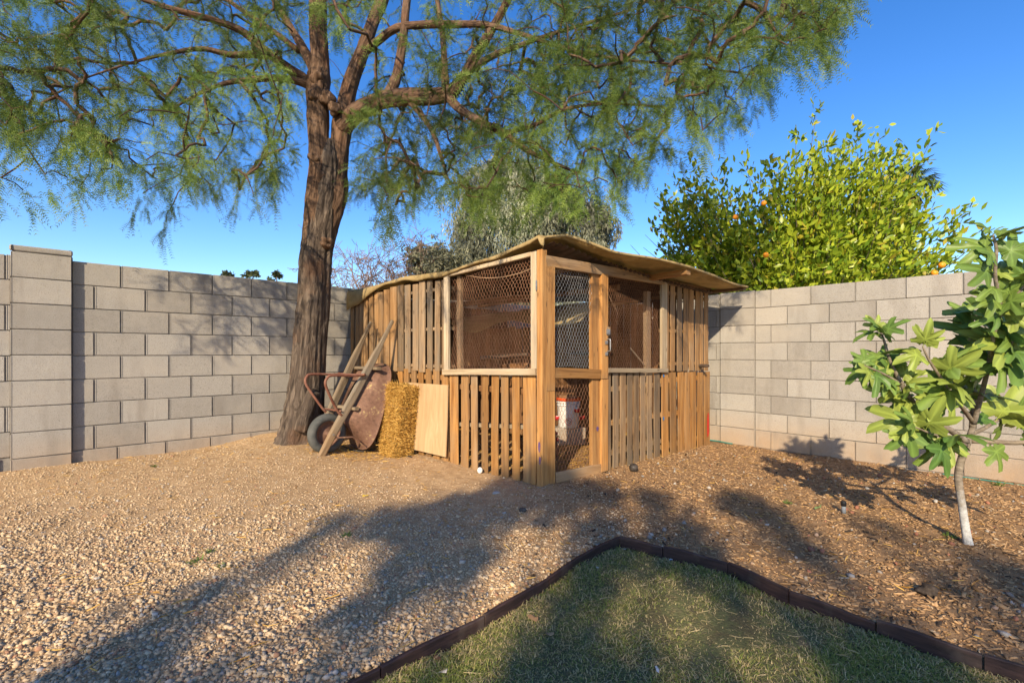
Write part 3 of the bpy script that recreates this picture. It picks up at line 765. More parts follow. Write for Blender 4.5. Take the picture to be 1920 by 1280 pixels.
# --- tarp inside, slung under the rafters over the nest shelf
NI, NJ = 26, 18; V = []
for i in range(NI+1):
    for j in range(NJ+1):
        a, b = i/NI, j/NJ; p = face_xy('L', .22+2.5*a, -.85-1.2*b); z = 1.37+.22*b-.05*math.sin(a*3.1)*math.sin(b*3.1)+.022*math.sin(a*17+b*3)*(1-b)**2 - (.07*(1-b)**10)*(1+.8*math.sin(a*14)) 
        V.append(np.append(p, z))
F = np.array([(i*(NJ+1)+j, i*(NJ+1)+j+1, (i+1)*(NJ+1)+j+1, (i+1)*(NJ+1)+j) for i in range(NI) for j in range(NJ)])
tag(obj('inner_tarp', mesh_from('inner_tarp', np.array(V), F, M['tarp'], True)), 'sagging tan tarp slung inside the coop under its rafters', 'tarp')

# ================================================================== TARP OVER THE ROOF
def over_R(s): return float(np.interp(s, [0, .2, .6, 1.0, 1.5, 2.2, 2.86], [.05, .09, .24, .34, .45, .44, .43]))
def edge_R(s): return float(np.interp(s, [0, .2, .45, .6, 1.5, 2.2, 2.86], [1.90, 1.935, 1.885, 1.85, 1.805, 1.755, 1.74]))
rows = []
nA, nB = 40, 60
def tnoise(p, k, sd): return vnoise(np.array([p])*k, sd)[0]
for i in range(-3, nA+1):                        # i<0: rows beyond the right-hand face (overhang); then across the roof to the left wall
    r_ = []
    for j in range(-4, nB+1):                    # j<0: rows of the flap that hangs over the left face
        a = max(i, 0)/nA; b = max(j, 0)/nB
        p = roof_pt(a, b).copy(); p[2] += .012 + .006*tnoise(p, 5, 21)
        if j == 0 or j < 0:
            drop = [0.0, .012, .045, .080, .115][-j] if j < 0 else 0
            s = a*LEN_L
            k = .40 + .10*math.sin(s*5.3)+ 1.5*max(0, s-2.3)/.6 + .06*math.sin(s*17)
            if s < .95: k *= .6
            out = [.02, .036, .044, .046, .040][-j]
            p[:2] += nL*(out + .005*math.sin(s*11))
            p[2] -= drop*k
        if i < 0:
            s = b*LEN_R; f = -i/3
            tgt = np.append(face_xy('R', s, over_R(s)), edge_R(s))
            tgt[2] += .006*math.sin(s*7) * f
            if j < 0: tgt = tgt + np.append(nL*.03, -.02*(-j))
            p = p*(1-f)+tgt*f - np.array([0, 0, .022*math.sin(f*3.14)*(1 if abs(s-1.5) > .25 else .2)])
        r_.append(p)
    rows.append(r_)
# a rolled hem along the overhang
hem = [q + np.array([0, 0, -.018]) + np.append(-nR*.012, 0) for q in rows[0]]
rows = [hem] + rows
V = np.array(rows); n0, n1 = V.shape[:2]
F = np.array([(i*n1+j, (i+1)*n1+j, (i+1)*n1+j+1, i*n1+j+1) for i in range(n0-1) for j in range(n1-1)])
tp = obj('roof_tarp', mesh_from('roof_tarp', V.reshape(-1, 3), F, M['tarp'], True))
so = tp.modifiers.new('thickness', 'SOLIDIFY'); so.thickness = .004
tag(tp, 'tan canvas tarp draped over the coop roof with a sagging overhang', 'tarp')

# ================================================================== PLYWOOD
ply = NT('plywood'); _o = ply.coord('Object')
_n = ply.noise(ply.mapping(_o, (9, 9, 1.2)), 1.5, 4, .6, 1.2); _k = ply.noise(_o, 5, 3)
_c = ply.ramp(_n, [(.3, (.39, .245, .12)), (.55, (.48, .325, .175)), (.75, (.55, .40, .235))]); _c = ply.mix(ply.ramp(_k, [(.6, (0,)*3), (.75, (.4,)*3)]), _c, (.40, .25, .13))
_s = ply.noise(ply.mapping(_o, (60, 60, 9)), 1, 2); _c = ply.mix(ply.ramp(_s, [(.76, (0,)*3), (.80, (.8,)*3)]), _c, (.10, .06, .03))
ply.color(_c); ply.rough(.75)
o = obj('plywood_sheet', mesh_from('plywood_sheet', *bar_mesh(.70, .012, .665, .002, 3, .004), ply.m))
p = face_xy('L', 1.455, .045); o.location = (p[0], p[1], gz(p[0], p[1])+.055); o.rotation_euler = (R(2.0), 0, face_rot('L'))
tag(o, 'pale plywood square leaning on the coop pallets beside the straw bale', 'plywood')

# ================================================================== STRAW BALE
M['straw'] = m_tint('straw', .75)
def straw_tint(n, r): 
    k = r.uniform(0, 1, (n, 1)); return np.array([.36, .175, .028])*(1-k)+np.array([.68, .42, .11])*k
bale = thing('straw_bale', 'golden straw bale standing between the wheelbarrow and the plywood', 'straw bale', tuple(np.append(face_xy('L', 1.745, .172), .0)), face_rot('L'))
bw, bd, bh = .26, .19, .71
r = np.random.default_rng(5)
n = 18; V = []; F = []
def sup(u, v):     # superellipsoid box
    cu, su, cv, sv = np.cos(u), np.sin(u), np.cos(v), np.sin(v); e = .28
    sg = lambda w: np.sign(w)*np.abs(w)**e
    return np.stack([sg(cv)*sg(cu)*bw/2, sg(cv)*sg(su)*bd/2, sg(sv)*bh/2+bh/2], -1)
uu, vv = np.meshgrid(np.linspace(0, 2*np.pi, 72, endpoint=False), np.linspace(-np.pi/2, np.pi/2, 40))
P = sup(uu, vv); pn = vnoise(P.reshape(-1, 3)*9, 31).reshape(P.shape[:2]); P = P + .012*pn[..., None]*np.sign(P-np.array([0, 0, bh/2])) + r.normal(0, .007, P.shape)
for i in range(39):
    for j in range(72): F.append((i*72+j, i*72+(j+1) % 72, (i+1)*72+(j+1) % 72, (i+1)*72+j))
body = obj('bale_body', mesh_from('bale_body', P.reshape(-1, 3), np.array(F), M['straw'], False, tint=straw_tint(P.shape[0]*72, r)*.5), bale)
def strands(cent, dirs, ln, w, tint_fn, r):
    """thin bent ribbons: three-sided so that they have body"""
    n = len(cent); d = dirs/np.linalg.norm(dirs, axis=1)[:, None]; up = r.normal(size=(n, 3)); s = np.cross(d, up); s /= np.linalg.norm(s, axis=1)[:, None]+1e-9; t = np.cross(d, s)
    bend = r.normal(0, .12, (n, 1))*ln[:, None]
    A = cent - d*ln[:, None]/2; B = cent + t*bend; C = cent + d*ln[:, None]/2
    V = np.stack([A - s*w[:, None], A + s*w[:, None], B - s*w[:, None], B + s*w[:, None], C - s*w[:, None]*.6, C + s*w[:, None]*.6], 1).reshape(-1, 3)
    i = np.arange(n)[:, None]*6; F = np.concatenate([i+np.array([[0, 1, 3, 2]]), i+np.array([[2, 3, 5, 4]])])
    return V, F, np.repeat(tint_fn(n, r), 6, 0)
ns = 15000; u = r.uniform(0, 2*np.pi, ns); v = np.arctan(np.tan(np.arcsin(r.uniform(-1, 1, ns)))); C = sup(u, v); qf = r.random(ns) < .75; C[qf, 2] = r.uniform(.0, bh, qf.sum()); sd_ = r.random(ns) < .5; C[qf & sd_, 1] = r.choice([-1, 1], (qf & sd_).sum())*bd/2; C[qf & sd_, 0] = r.uniform(-bw/2, bw/2, (qf & sd_).sum()); C[qf & ~sd_, 0] = r.choice([-1, 1], (qf & ~sd_).sum())*bw/2; C[qf & ~sd_, 1] = r.uniform(-bd/2, bd/2, (qf & ~sd_).sum()); C += r.normal(0, .006, C.shape)
D = r.normal(size=(ns, 3))*np.array([1, 1, .55]); D[: ns//3] += (C[: ns//3]-np.array([0, 0, bh/2]))*2.2
V, F, T = strands(C, D, r.uniform(.03, .10, ns), r.uniform(.001, .0022, ns), straw_tint, r)
st = obj('straw_strands', mesh_from('straw_strands', V, F, M['straw'], tint=T), bale); st['kind'] = 'stuff'
for z in (.2, .5):
    ac = Acc(); a = np.linspace(0, 2*np.pi, 40); e = .3; sg = lambda w: np.sign(w)*np.abs(w)**e
    ac.tube(np.stack([sg(np.cos(a))*(bw/2+.004), sg(np.sin(a))*(bd/2+.004), np.full(40, z)], -1), .0025, n=5); obj('twine', ac.mesh('twine', M['rope']), bale)
bale.rotation_euler = (R(5), R(-5), face_rot('L')); bale.location.z = gz(bale.location.x, bale.location.y)-.012

# ================================================================== WHEELBARROW
WB = np.array([-1.785, 4.53]); wz = gz(*WB)
Wc = np.array([WB[0], WB[1], wz+.188])
th = R(61); _ya = R(50); hdir = np.array([math.cos(_ya), math.sin(_ya), 0]); Bv = np.array([math.sin(_ya), -math.cos(_ya), 0]); Av = hdir*math.cos(th)+np.array([0, 0, math.sin(th)]); Cv = hdir*math.sin(th)-np.array([0, 0, math.cos(th)])
barrow = thing('wheelbarrow', 'rusty steel wheelbarrow tipped upright with grey wooden handles against the coop', 'wheelbarrow', (WB[0], WB[1], 0))
O3 = np.array([WB[0], WB[1], 0])
def W(a, b, c): return Wc + Av*a + Bv*b + Cv*c - O3
M['tyre'] = m_plain('grey_rubber', (.062, .066, .064), .75, 0, (.105, .105, .098), 14, .1)
M['tube'] = m_plain('red_oxide_tube', (.16, .06, .04), .7, .2, (.26, .13, .09), 18)
# wheel in its own plane: axis Bv
def ring(prof, n=44):
    """revolve (radius, lateral) profile about the axle"""
    V, F = [], []
    e1, e2 = hdir, np.array([0, 0, 1.0])
    for k in range(n):
        a = 2*math.pi*k/n; rad = e1*math.cos(a)+e2*math.sin(a)
        for (q, l) in prof: V.append(Wc-O3 + rad*q + Bv*l)
    m = len(prof)
    for k in range(n):
        for i in range(m-1): F.append((k*m+i, k*m+i+1, ((k+1) % n)*m+i+1, ((k+1) % n)*m+i))
    return np.array(V), np.array(F)
wheel = obj('wheel', None, barrow); wheel.empty_display_size = .1
prof = [(.118, -.030), (.128, -.043), (.150, -.050), (.172, -.044), (.183, -.028), (.188, -.020), (.186, -.014), (.190, -.008), (.190, .008), (.186, .014), (.188, .020), (.183, .028), (.172, .044), (.150, .050), (.128, .043), (.118, .030)]
obj('tyre', mesh_from('tyre', *ring(prof), M['tyre'], True), wheel)
obj('rim', mesh_from('rim', *ring([(.117, -.034), (.124, -.036), (.115, -.030), (.104, -.012), (.098, -.005), (.055, -.008), (.030, -.020), (.022, -.042), (.0, -.042)] + [(.0, .042), (.022, .042), (.030, .020), (.055, .008), (.098, .005), (.104, .012), (.115, .030), (.124, .036), (.117, .034)]), M['rust'], True), wheel)
ac = Acc(); ac.tube([W(0, -.125, 0), W(0, .125, 0)], .011, n=10); obj('axle', ac.mesh('axle', M['steel']), wheel)
for sgn in (-1, 1):
    # wooden handle: square timber narrowing to a grip
    st_ = [(-.25, .085, .030, .026), (-.20, .088, .032, .030), (0, .10, .034, .036), (.35, .14, .034, .038), (.80, .175, .032, .036), (.92, .182, .028, .030), (1.0, .186, .021, .022), (1.15, .190, .019, .019), (1.27, .194, .018, .017)]
    V, F = [], []
    for k, (a, b, hw, hc) in enumerate(st_):
        for (x, y) in ((-1, -.7), (-.7, -1), (.7, -1), (1, -.7), (1, .7), (.7, 1), (-.7, 1), (-1, .7)):
            V.append(W(a + (.03*x if k == 0 else 0), sgn*b + x*hw*.62, y*hc*1.02 - .0))
    for i in range(len(st_)-1):
        for k in range(8): F.append([i*8+k, i*8+(k+1) % 8, (i+1)*8+(k+1) % 8, (i+1)*8+k])
    F += [list(range(7, -1, -1)), [(len(st_)-1)*8+k for k in range(8)]]
    # the grain runs along the handle: local z
    base = W(0, 0, 0); Rm = np.stack([Bv, Cv, Av], 0)
    Vl = (np.array(V)-base) @ Rm.T
    ho = obj('handle', mesh_from('handle', Vl, F, M['handle']), barrow); ho.location = base
    ho.rotation_euler = Matrix(Rm.T.tolist()).to_euler()
    ac = Acc(); P = np.array([W(.19, sgn*.135, -.02), W(.225, sgn*.14, -.11), W(.33, sgn*.18, -.29), W(.375, sgn*.19, -.345), W(.425, sgn*.195, -.355), W(.47, sgn*.20, -.32), W(.58, sgn*.20, -.10), W(.63, sgn*.20, -.02)])
    ac.tube(catmull(P, 40), .0125, n=10); obj('leg', ac.mesh('leg', M['tube'], True), barrow)
    ac = Acc(); ac.tube([W(-.02, sgn*.10, .035), W(.05, sgn*.17, .17), W(.02, sgn*.18, .30)], [.008, .008, .007], n=6); obj('nose_brace', ac.mesh('nose_brace', M['rust']), barrow)
ac = Acc(); ac.tube(catmull([W(.62, -.24, -.05), W(.60, -.1, -.075), W(.60, .1, -.075), W(.62, .24, -.05)], 16), .010, n=8); obj('cross_bar', ac.mesh('cross_bar', M['tube'], True), barrow)
ac = Acc(); ac.tube([W(.22, -.16, -.06), W(.22, .16, -.06)], .009, n=8); obj('cross_bar', ac.mesh('cross_bar', M['tube'], True), barrow)
beam(W(.30, -.2, .058)+O3, W(.30, .2, .058)+O3, .03, .05, 'handle', 'tray_bearer', barrow, O3)
beam(W(.74, -.26, .058)+O3, W(.74, .26, .058)+O3, .03, .05, 'handle', 'tray_bearer', barrow, O3)
def tray_ring(a0, a1, w0, w1, c, n=56, e=.42, c1=None):
    q = []
    for k in range(n):
        t_ = 2*math.pi*k/n; x = math.copysign(abs(math.cos(t_))**e, math.cos(t_)); y = math.copysign(abs(math.sin(t_))**e, math.sin(t_))
        f = (x+1)/2; q.append(W((a0+a1)/2+x*(a1-a0)/2, y*(w0*(1-f)+w1*f), c if c1 is None else c*(1-f)+c1*f))
    return q
lev = [(.24, .62, .08, .10, .078, .5, .078), (.17, .71, .15, .17, .082, .5, .080), (.15, .745, .172, .19, .10, .5, .086), (.11, .79, .21, .235, .19, .54, .11), (.05, .825, .235, .25, .30, .58, .155), (.0, .855, .25, .27, .395, .62, .205),
       (-.012, .868, .26, .281, .40, .62, .209), (-.014, .87, .262, .283, .391, .62, .200), (-.004, .86, .253, .273, .385, .62, .194)]
V = []; [V.extend(tray_ring(*q[:5], e=q[5], c1=q[6])) for q in lev]
m = 56; F = [list(range(m))] + [[i*m+k, i*m+(k+1) % m, (i+1)*m+(k+1) % m, (i+1)*m+k] for i in range(len(lev)-1) for k in range(m)]
tr = obj('tray', mesh_from('tray', V, F, M['rust'], True), barrow); so = tr.modifiers.new('thickness', 'SOLIDIFY'); so.thickness = .003; so.offset = 0

# ================================================================== THINGS IN THE COOP
fx, fy = .65, 5.42; fz = gz(fx, fy)
cb = thing('concrete_block', 'loose concrete block under the feeder bucket in the coop', 'block', (fx, fy, fz), R(8))
o = obj('block_body', block_mesh(.40, .2, .20, 9, M['block'], .008), cb); o.location = (-.02, 0, .098)
M['white'] = m_plain('white_plastic', (.74, .74, .72), .35, 0, (.66, .65, .62), 6); M['orange'] = m_plain('orange_plastic', (.72, .09, .02), .4); M['redp'] = m_plain('red_plastic', (.55, .02, .03), .4)
M['ink'] = m_plain('dark_print', (.05, .045, .045), .5); M['redink'] = m_plain('red_print', (.42, .04, .03), .5)
bk = thing('feeder_bucket', 'white feeder bucket with orange lid and round red mark behind the coop door', 'bucket', (fx, fy-.01, fz+.199), R(7))
def lathe(prof, n=40): 
    V, F = [], []; m = len(prof)
    for k in range(n):
        a = 2*math.pi*k/n; V += [(q*math.cos(a), q*math.sin(a), z) for q, z in prof]
    for k in range(n): F += [(k*m+i, ((k+1) % n)*m+i, ((k+1) % n)*m+i+1, k*m+i+1) for i in range(m-1)]
    return np.array(V), np.array(F)
H = .315
obj('body', mesh_from('body', *lathe([(0, 0), (.112, 0), (.116, .006), (.128, H*.78), (.128, H*.79), (.136, H*.795), (.136, H*.81), (.129, H*.815), (.130, H*.88), (.138, H*.885), (.138, H*.90), (.131, H*.905), (.133, H), (.125, H)]), M['white'], True), bk)
obj('lid', mesh_from('lid', *lathe([(0, H+.014), (.10, H+.014), (.118, H+.010), (.121, H+.022), (.136, H+.022), (.140, H+.016), (.140, H-.010), (.134, H-.012)]), M['orange'], True), bk)
o = obj('lid_weight', mesh_from('lid_weight', *bar_mesh(.20, .12, .035), M['dark']), bk); o.location = (-.02, 0, H+.016)
for a, z in ((R(-10), .105), (R(190), .105), (R(-62), .20)):
    c = obj('drinker_cup', mesh_from('drinker_cup', *lathe([(0, -.022), (.026, -.020), (.036, .0), (.038, .022), (.034, .022), (.030, .0), (0, -.012)], 18), M['redp'], True), bk); c.location = (math.cos(a)*.150, math.sin(a)*.150, z)
    s_ = obj('cup_stem', mesh_from('cup_stem', *lathe([(0, 0), (.012, 0), (.012, .045), (0, .045)], 12), M['white'], True), c); s_.rotation_euler = (0, R(-90), 0); s_.location = (0, 0, .012); s_.rotation_euler = (R(90), 0, a+R(-90))
def decal(ro, ri, zc, a0, mat, name, th0=0, th1=2*math.pi, n=36):
    V, F = [], []
    for k in range(n+1):
        t_ = th0+(th1-th0)*k/n
        for q in (ro, ri):
            x = q*math.cos(t_); z = zc+q*math.sin(t_); rad = .1165+(.128-.116)*z/(H*.78)+.0012; a = a0+x/rad
            V.append((rad*math.cos(a), rad*math.sin(a), z))
    F = [(2*k, 2*k+2, 2*k+3, 2*k+1) for k in range(n)]
    return obj(name, mesh_from(name, np.array(V), np.array(F), mat), bk)
decal(.040, .034, .075, R(-103), M['redink'], 'round_mark'); decal(.016, .009, .083, R(-107), M['ink'], 'mark_figure', .5, 4.4); decal(.016, .009, .070, R(-99), M['ink'], 'mark_figure', -2.3, 2.2)
# hen standing just inside the door, breast to the light, half behind the corner post
hx, hy = .245, 4.01; hz = gz(hx, hy)
hen = thing('hen', 'russet hen with red comb standing just inside the coop door', 'hen', (hx, hy, hz), R(-22))
def m_hen():
    t = NT('russet_feathers'); p = t.coord('Object'); v = t.new('ShaderNodeTexVoronoi', Scale=38.); t.L(t.mapping(p, (1, 1, .6)), v.inputs['Vector']); n = t.noise(p, 16, 3)
    c = t.ramp(t.math('ADD', t.math('MULTIPLY', n, .6), t.math('MULTIPLY', v.outputs['Distance'], .6)), [(.3, (.34, .15, .045)), (.55, (.21, .08, .03)), (.8, (.09, .035, .016))]); t.color(c); t.rough(.75); t.bump(v.outputs['Distance'], .5, .006); return t.m
feath = m_hen()
spine = np.array([(-.21, 0, .285), (-.17, 0, .255), (-.11, 0, .205), (-.04, 0, .175), (.03, 0, .172), (.085, 0, .20), (.108, 0, .245), (.112, 0, .285), (.116, 0, .315), (.125, 0, .338), (.140, 0, .340)])
radi = [.008, .035, .068, .088, .090, .074, .050, .034, .029, .026, .012]
v_, f_, u_ = tube_arrays(catmull(spine, 44), np.interp(np.linspace(0, 10, 44), range(11), radi), n=20); v_[:, 1] *= .82
ff = [list(map(int, q)) if q[2] != q[3] else list(map(int, q[:3])) for q in f_]
obj('body', mesh_from('body', v_, ff, feath, True), hen)
yel = m_plain('yellow_beak', (.42, .25, .06), .5); comb = m_plain('red_comb', (.48, .03, .025), .55); blk = m_plain('eye', (.02, .015, .01), .2)
ac = Acc(); ac.tube([(.146, 0, .338), (.160, 0, .335), (.174, 0, .326)], [.010, .007, .0012], n=8); obj('beak', ac.mesh('beak', yel, True), hen)
cv = [(.10, .362), (.112, .380), (.120, .368), (.130, .386), (.138, .370), (.150, .378), (.152, .350), (.105, .345)]
obj('comb', mesh_from('comb', [(x, -.004, z) for x, z in cv]+[(x, .004, z) for x, z in cv], [list(range(8)), list(range(15, 7, -1))]+[[k, (k+1) % 8, 8+(k+1) % 8, 8+k] for k in range(8)], comb), hen)
for sg_ in (-1, 1):
    ac = Acc(); ac.tube([(.148, sg_*.008, .326), (.150, sg_*.010, .310), (.147, sg_*.009, .296)], [.005, .010, .006], n=8); obj('wattle', ac.mesh('wattle', comb, True), hen)
    e_ = obj('eye', mesh_from('eye', *lathe([(0, -.004), (.0035, -.002), (.0035, .002), (0, .004)], 8), blk, True), hen); e_.location = (.134, sg_*.0205, .344); e_.rotation_euler = (R(90), 0, 0)
    ac = Acc(); ac.tube(catmull([(.01, sg_*.045, .12), (.0, sg_*.045, .09), (.02, sg_*.045, .045), (.012, sg_*.045, .008)], 10), [.026, .022, .015, .010, .0075, .0075, .007, .007, .007, .007], n=8)
    for aa in (-.5, 0, .5, 3.14): ac.tube([(.012, sg_*.045, .008), (.012+.03*math.cos(aa), sg_*.045+.03*math.sin(aa), .006), (.012+.052*math.cos(aa), sg_*.045+.052*math.sin(aa), .003)], [.006, .005, .002], n=6)
    obj('leg', ac.mesh('leg', yel, True), hen)
    wv = np.array([(-.15, .23), (-.06, .245), (.03, .225), (.055, .185), (.02, .145), (-.06, .15), (-.14, .19)])
    n_ = len(wv); V = [(-.03, sg_*.088, .19)]+[(x, sg_*(.060 if x < -.1 else .072), z) for x, z in wv]; obj('wing', mesh_from('wing', V, [[0, 1+k, 1+(k+1) % n_] for k in range(n_)], feath, True), hen)

# ================================================================== SMALL THINGS ON THE GROUND
def lump(name, x, y, r_, mat, label, cat, squash=.85, seed=1, sink=.1, bumpy=.12, n=3):
    bm = bmesh.new(); bmesh.ops.create_icosphere(bm, subdivisions=n, radius=r_)
    P = np.array([v.co[:] for v in bm.verts]); k = 1+bumpy*vnoise(P/r_*1.6, seed)+bumpy*.4*vnoise(P/r_*5, seed+1)
    for v, kk in zip(bm.verts, k): v.co *= kk; v.co.z *= squash
    me = bpy.data.meshes.new(name); bm.to_mesh(me); bm.free(); me.polygons.foreach_set('use_smooth', np.ones(len(me.polygons), bool)); me.materials.append(mat)
    o = obj(name, me); o.location = (x, y, gz(x, y)+r_*squash*(1-sink)); return tag(o, label, cat)
def gpt(px, py, z=None):
    Y = 3.0
    for _ in range(30):
        X = (px-CX)/FOC*Y; zz = gz(X, Y) if z is None else z; Y = FOC*(CAMZ-zz)/(py-HY)
    return np.array([(px-CX)/FOC*Y, Y, zz])
blackm = m_plain('scuffed_black_rubber', (.028, .024, .022), .5, 0, (.075, .06, .05), 22, .2)
q = gpt(1188, 884); lump('ball', q[0], q[1], .040, blackm, 'small scuffed black ball on the mulch by the coop slats', 'ball', .97, 2, .06, .015, 4)
q = gpt(980, 960); lump('rock', q[0], q[1], .024, m_plain('dark_stone', (.045, .04, .038), .9, 0, (.10, .09, .08), 40, .4), 'small dark stone on the ground before the coop door', 'stone', .7, 5)
q = gpt(897, 890); lump('egg', q[0]+.01, q[1]+.05, .023, m_plain('egg_shell', (.80, .77, .72), .4), 'white egg behind the left slats of the coop', 'egg', 1.2, 7, .06, .0, 3)
q = gpt(1668, 1108); lump('clod', q[0]+.16, q[1]-.01, .035, m_plain('dark_clod', (.035, .026, .02), .95, 0, (.08, .06, .045), 60, .6), 'dark earth clod lying in the mulch at the right', 'clod', .6, 8, .2, .25)
q = gpt(930, 925); lump('rock', q[0], q[1], .028, m_plain('grey_stone', (.34, .31, .28), .9, 0, (.45, .42, .38), 30, .4), 'flat grey stone before the coop door', 'stone', .35, 9, .25)
# pop-up sprinkler
q = gpt(1582, 960)
sp = thing('sprinkler', 'grey pop-up sprinkler with black cap standing in the mulch', 'sprinkler', (q[0], q[1], q[2]-.01), 0)
obj('riser', mesh_from('riser', *lathe([(.0, 0), (.013, 0), (.013, .055), (.0115, .058), (.0, .058)], 20), m_plain('grey_pipe', (.30, .33, .36), .5), True), sp)
obj('cap', mesh_from('cap', *lathe([(.0125, .055), (.0165, .056), (.0165, .082), (.013, .088), (0, .088)], 20), m_plain('black_plastic', (.02, .02, .022), .45), True), sp)
sp.rotation_euler = (R(3), R(-3), 0)
# drip line
M['hose'] = m_plain('black_hose', (.03, .03, .03), .5); M['teal'] = m_plain('green_hose', (.03, .16, .14), .5, 0, (.06, .22, .18), 12)
def hose(name, pts, r_, mat, label, cat='hose', lift=.6):
    Q = np.array(pts); Q = catmull(Q, 60); z = np.array([gz(a, b) for a, b in Q]) + r_*lift
    ac = Acc(); ac.tube(np.concatenate([Q, z[:, None]], 1), r_, n=8); return tag(obj(name, ac.mesh(name, mat, True)), label, cat)
hp = [gpt(x, y)[:2] for x, y in ((640, 836), (668, 846), (700, 845), (730, 846), (757, 853), (772, 858))]
hose('drip_hose', hp, .007, M['hose'], 'thin black drip hose on the dirt below the straw bale', lift=1.0)
hose('garden_hose', [WRo+WRt*s+WRn*o_ for s, o_ in ((-.55, .05), (-.45, .03), (-.38, .035), (-.30, .05), (-.24, .04))], .008, M['teal'], 'short green hose end at the foot of the right pilaster', lift=1.15)
hose('garden_hose', [WRo+WRt*s+WRn*o_ for s, o_ in ((1.62, .05), (1.8, .055), (2.1, .06), (2.4, .05), (2.9, .08))], .006, M['teal'], 'green hose along the wall foot behind the fig tree', lift=.5)

# ================================================================== MESQUITE TREE
TY = 4.87
def lim(rows):
    """rows of (photo x, photo y, distance, radius)"""
    return np.array([np.append(at(a, b, c), d) for a, b, c, d in rows])
trunk = lim([(555, 850, 4.86, 0.2262), (560, 825, 4.87, 0.2044), (566, 795, 4.87, 0.1810), (573, 740, 4.87, 0.1618), (581, 650, 4.87, 0.1531), (589, 560, 4.87, 0.1514), (592, 490, 4.87, 0.1514), (598, 430, 4.87, 0.148), (605, 385, 4.87, 0.142), (612, 340, 4.87, 0.132), (617, 300, 4.87, 0.115), (619, 265, 4.88, .07)])
L1 = lim([(590, 540, 4.87, .055), (588, 480, 4.84, .092), (590, 420, 4.82, .100), (594, 370, 4.82, 0.1030), (599, 320, 4.82, 0.0957), (598, 270, 4.82, 0.0957), (596, 220, 4.82, 0.0994), (596, 175, 4.82, 0.1086), (598, 145, 4.82, 0.1104), (600, 118, 4.8, 0.0874), (597, 60, 4.75, 0.0828), (595, -30, 4.7, 0.0754), (585, -160, 4.6, 0.0690), (560, -300, 4.5, 0.0460), (520, -420, 4.3, 0.0276)])
L2 = lim([(594, 540, 4.88, .055), (603, 480, 4.88, .090), (616, 420, 4.89, .098), (630, 370, 4.90, 0.0994), (634, 320, 4.91, 0.0920), (638, 270, 4.92, 0.0902), (643, 225, 4.93, 0.0920), (650, 185, 4.93, 0.0782), (662, 140, 4.93, 0.0718), (682, 90, 4.95, 0.0681), (700, 40, 5.0, 0.0626), (716, 0, 5.05, 0.0644), (735, -70, 5.1, 0.0552), (790, -180, 5.2, 0.0414), (860, -300, 5.2, 0.0230)])
L3 = lim([(640, 240, 4.9, 0.0920), (662, 217, 4.85, 0.0920), (690, 200, 4.78, 0.0846), (725, 187, 4.7, 0.0782), (770, 182, 4.62, 0.0754), (815, 181, 4.55, 0.0736), (846, 172, 4.5, 0.0662), (868, 145, 4.45, 0.0460), (892, 105, 4.4, 0.0423), (920, 60, 4.35, 0.0368), (950, 5, 4.3, 0.0331), (985, -70, 4.2, 0.0276), (1060, -160, 4.1, 0.0184)])
L4 = lim([(728, 178, 4.70, 0.0516), (742, 148, 4.7, 0.0499), (752, 100, 4.72, 0.0447), (758, 55, 4.75, 0.0413), (763, 0, 4.8, 0.0378), (775, -90, 4.85, 0.0310), (800, -200, 4.9, 0.0189)])
L5 = lim([(838, 176, 4.52, 0.0387), (834, 140, 4.52, 0.0361), (832, 95, 4.55, 0.0292), (828, 50, 4.6, 0.0258), (820, 0, 4.65, 0.0224), (815, -90, 4.7, 0.0155)])
L6 = lim([(842, 182, 4.5, 0.0430), (862, 205, 4.42, 0.0387), (900, 228, 4.3, 0.0344), (945, 250, 4.2, 0.0292), (985, 280, 4.1, 0.0224), (1030, 302, 4.0, 0.0155), (1085, 325, 3.9, 0.0086)])
L7 = lim([(768, 192, 4.62, 0.0275), (790, 215, 4.55, 0.0258), (812, 250, 4.5, 0.0206), (826, 290, 4.45, 0.0163), (838, 330, 4.4, 0.0086)])
L8 = lim([(686, 95, 4.95, 0.0430), (712, 75, 4.9, 0.0404), (745, 53, 4.8, 0.0370), (790, 47, 4.65, 0.0344), (850, 46, 4.5, 0.0310), (910, 47, 4.35, 0.0275), (970, 62, 4.2, 0.0224), (1050, 88, 4.0, 0.0172), (1150, 110, 3.8, 0.0120), (1260, 120, 3.65, 0.0069)])
L9 = lim([(594, 178, 4.84, 0.0602), (572, 150, 4.8, 0.0533), (540, 128, 4.7, 0.0473), (500, 98, 4.6, 0.0396), (455, 60, 4.5, 0.0344), (400, 38, 4.35, 0.0292), (340, 22, 4.2, 0.0241), (270, 0, 4.05, 0.0189), (180, -40, 3.9, 0.0103)])
L10 = lim([(592, 140, 4.83, 0.0516), (580, 112, 4.85, 0.0499), (565, 85, 4.9, 0.0447), (545, 52, 5.0, 0.0378), (522, 15, 5.1, 0.0344), (500, -30, 5.2, 0.0292), (460, -110, 5.3, 0.0206), (400, -200, 5.4, 0.0120)])
L11 = lim([(588, 165, 4.82, 0.0387), (556, 152, 4.72, 0.0361), (515, 147, 4.6, 0.0310), (470, 150, 4.5, 0.0258), (425, 156, 4.4, 0.0206), (380, 172, 4.3, 0.0155), (330, 200, 4.2, 0.0086)])
L12 = lim([(500, 105, 4.6, 0.0361), (470, 102, 4.5, 0.0310), (430, 103, 4.4, 0.0258), (380, 92, 4.3, 0.0206), (320, 100, 4.2, 0.0155), (240, 120, 4.1, 0.0103), (150, 150, 4.0, 0.0060)])
L13 = lim([(560, 95, 4.9, 0.0301), (500, 50, 5.1, 0.0258), (440, 10, 5.3, 0.0224), (370, -40, 5.5, 0.0172), (280, -90, 5.6, 0.0103)])
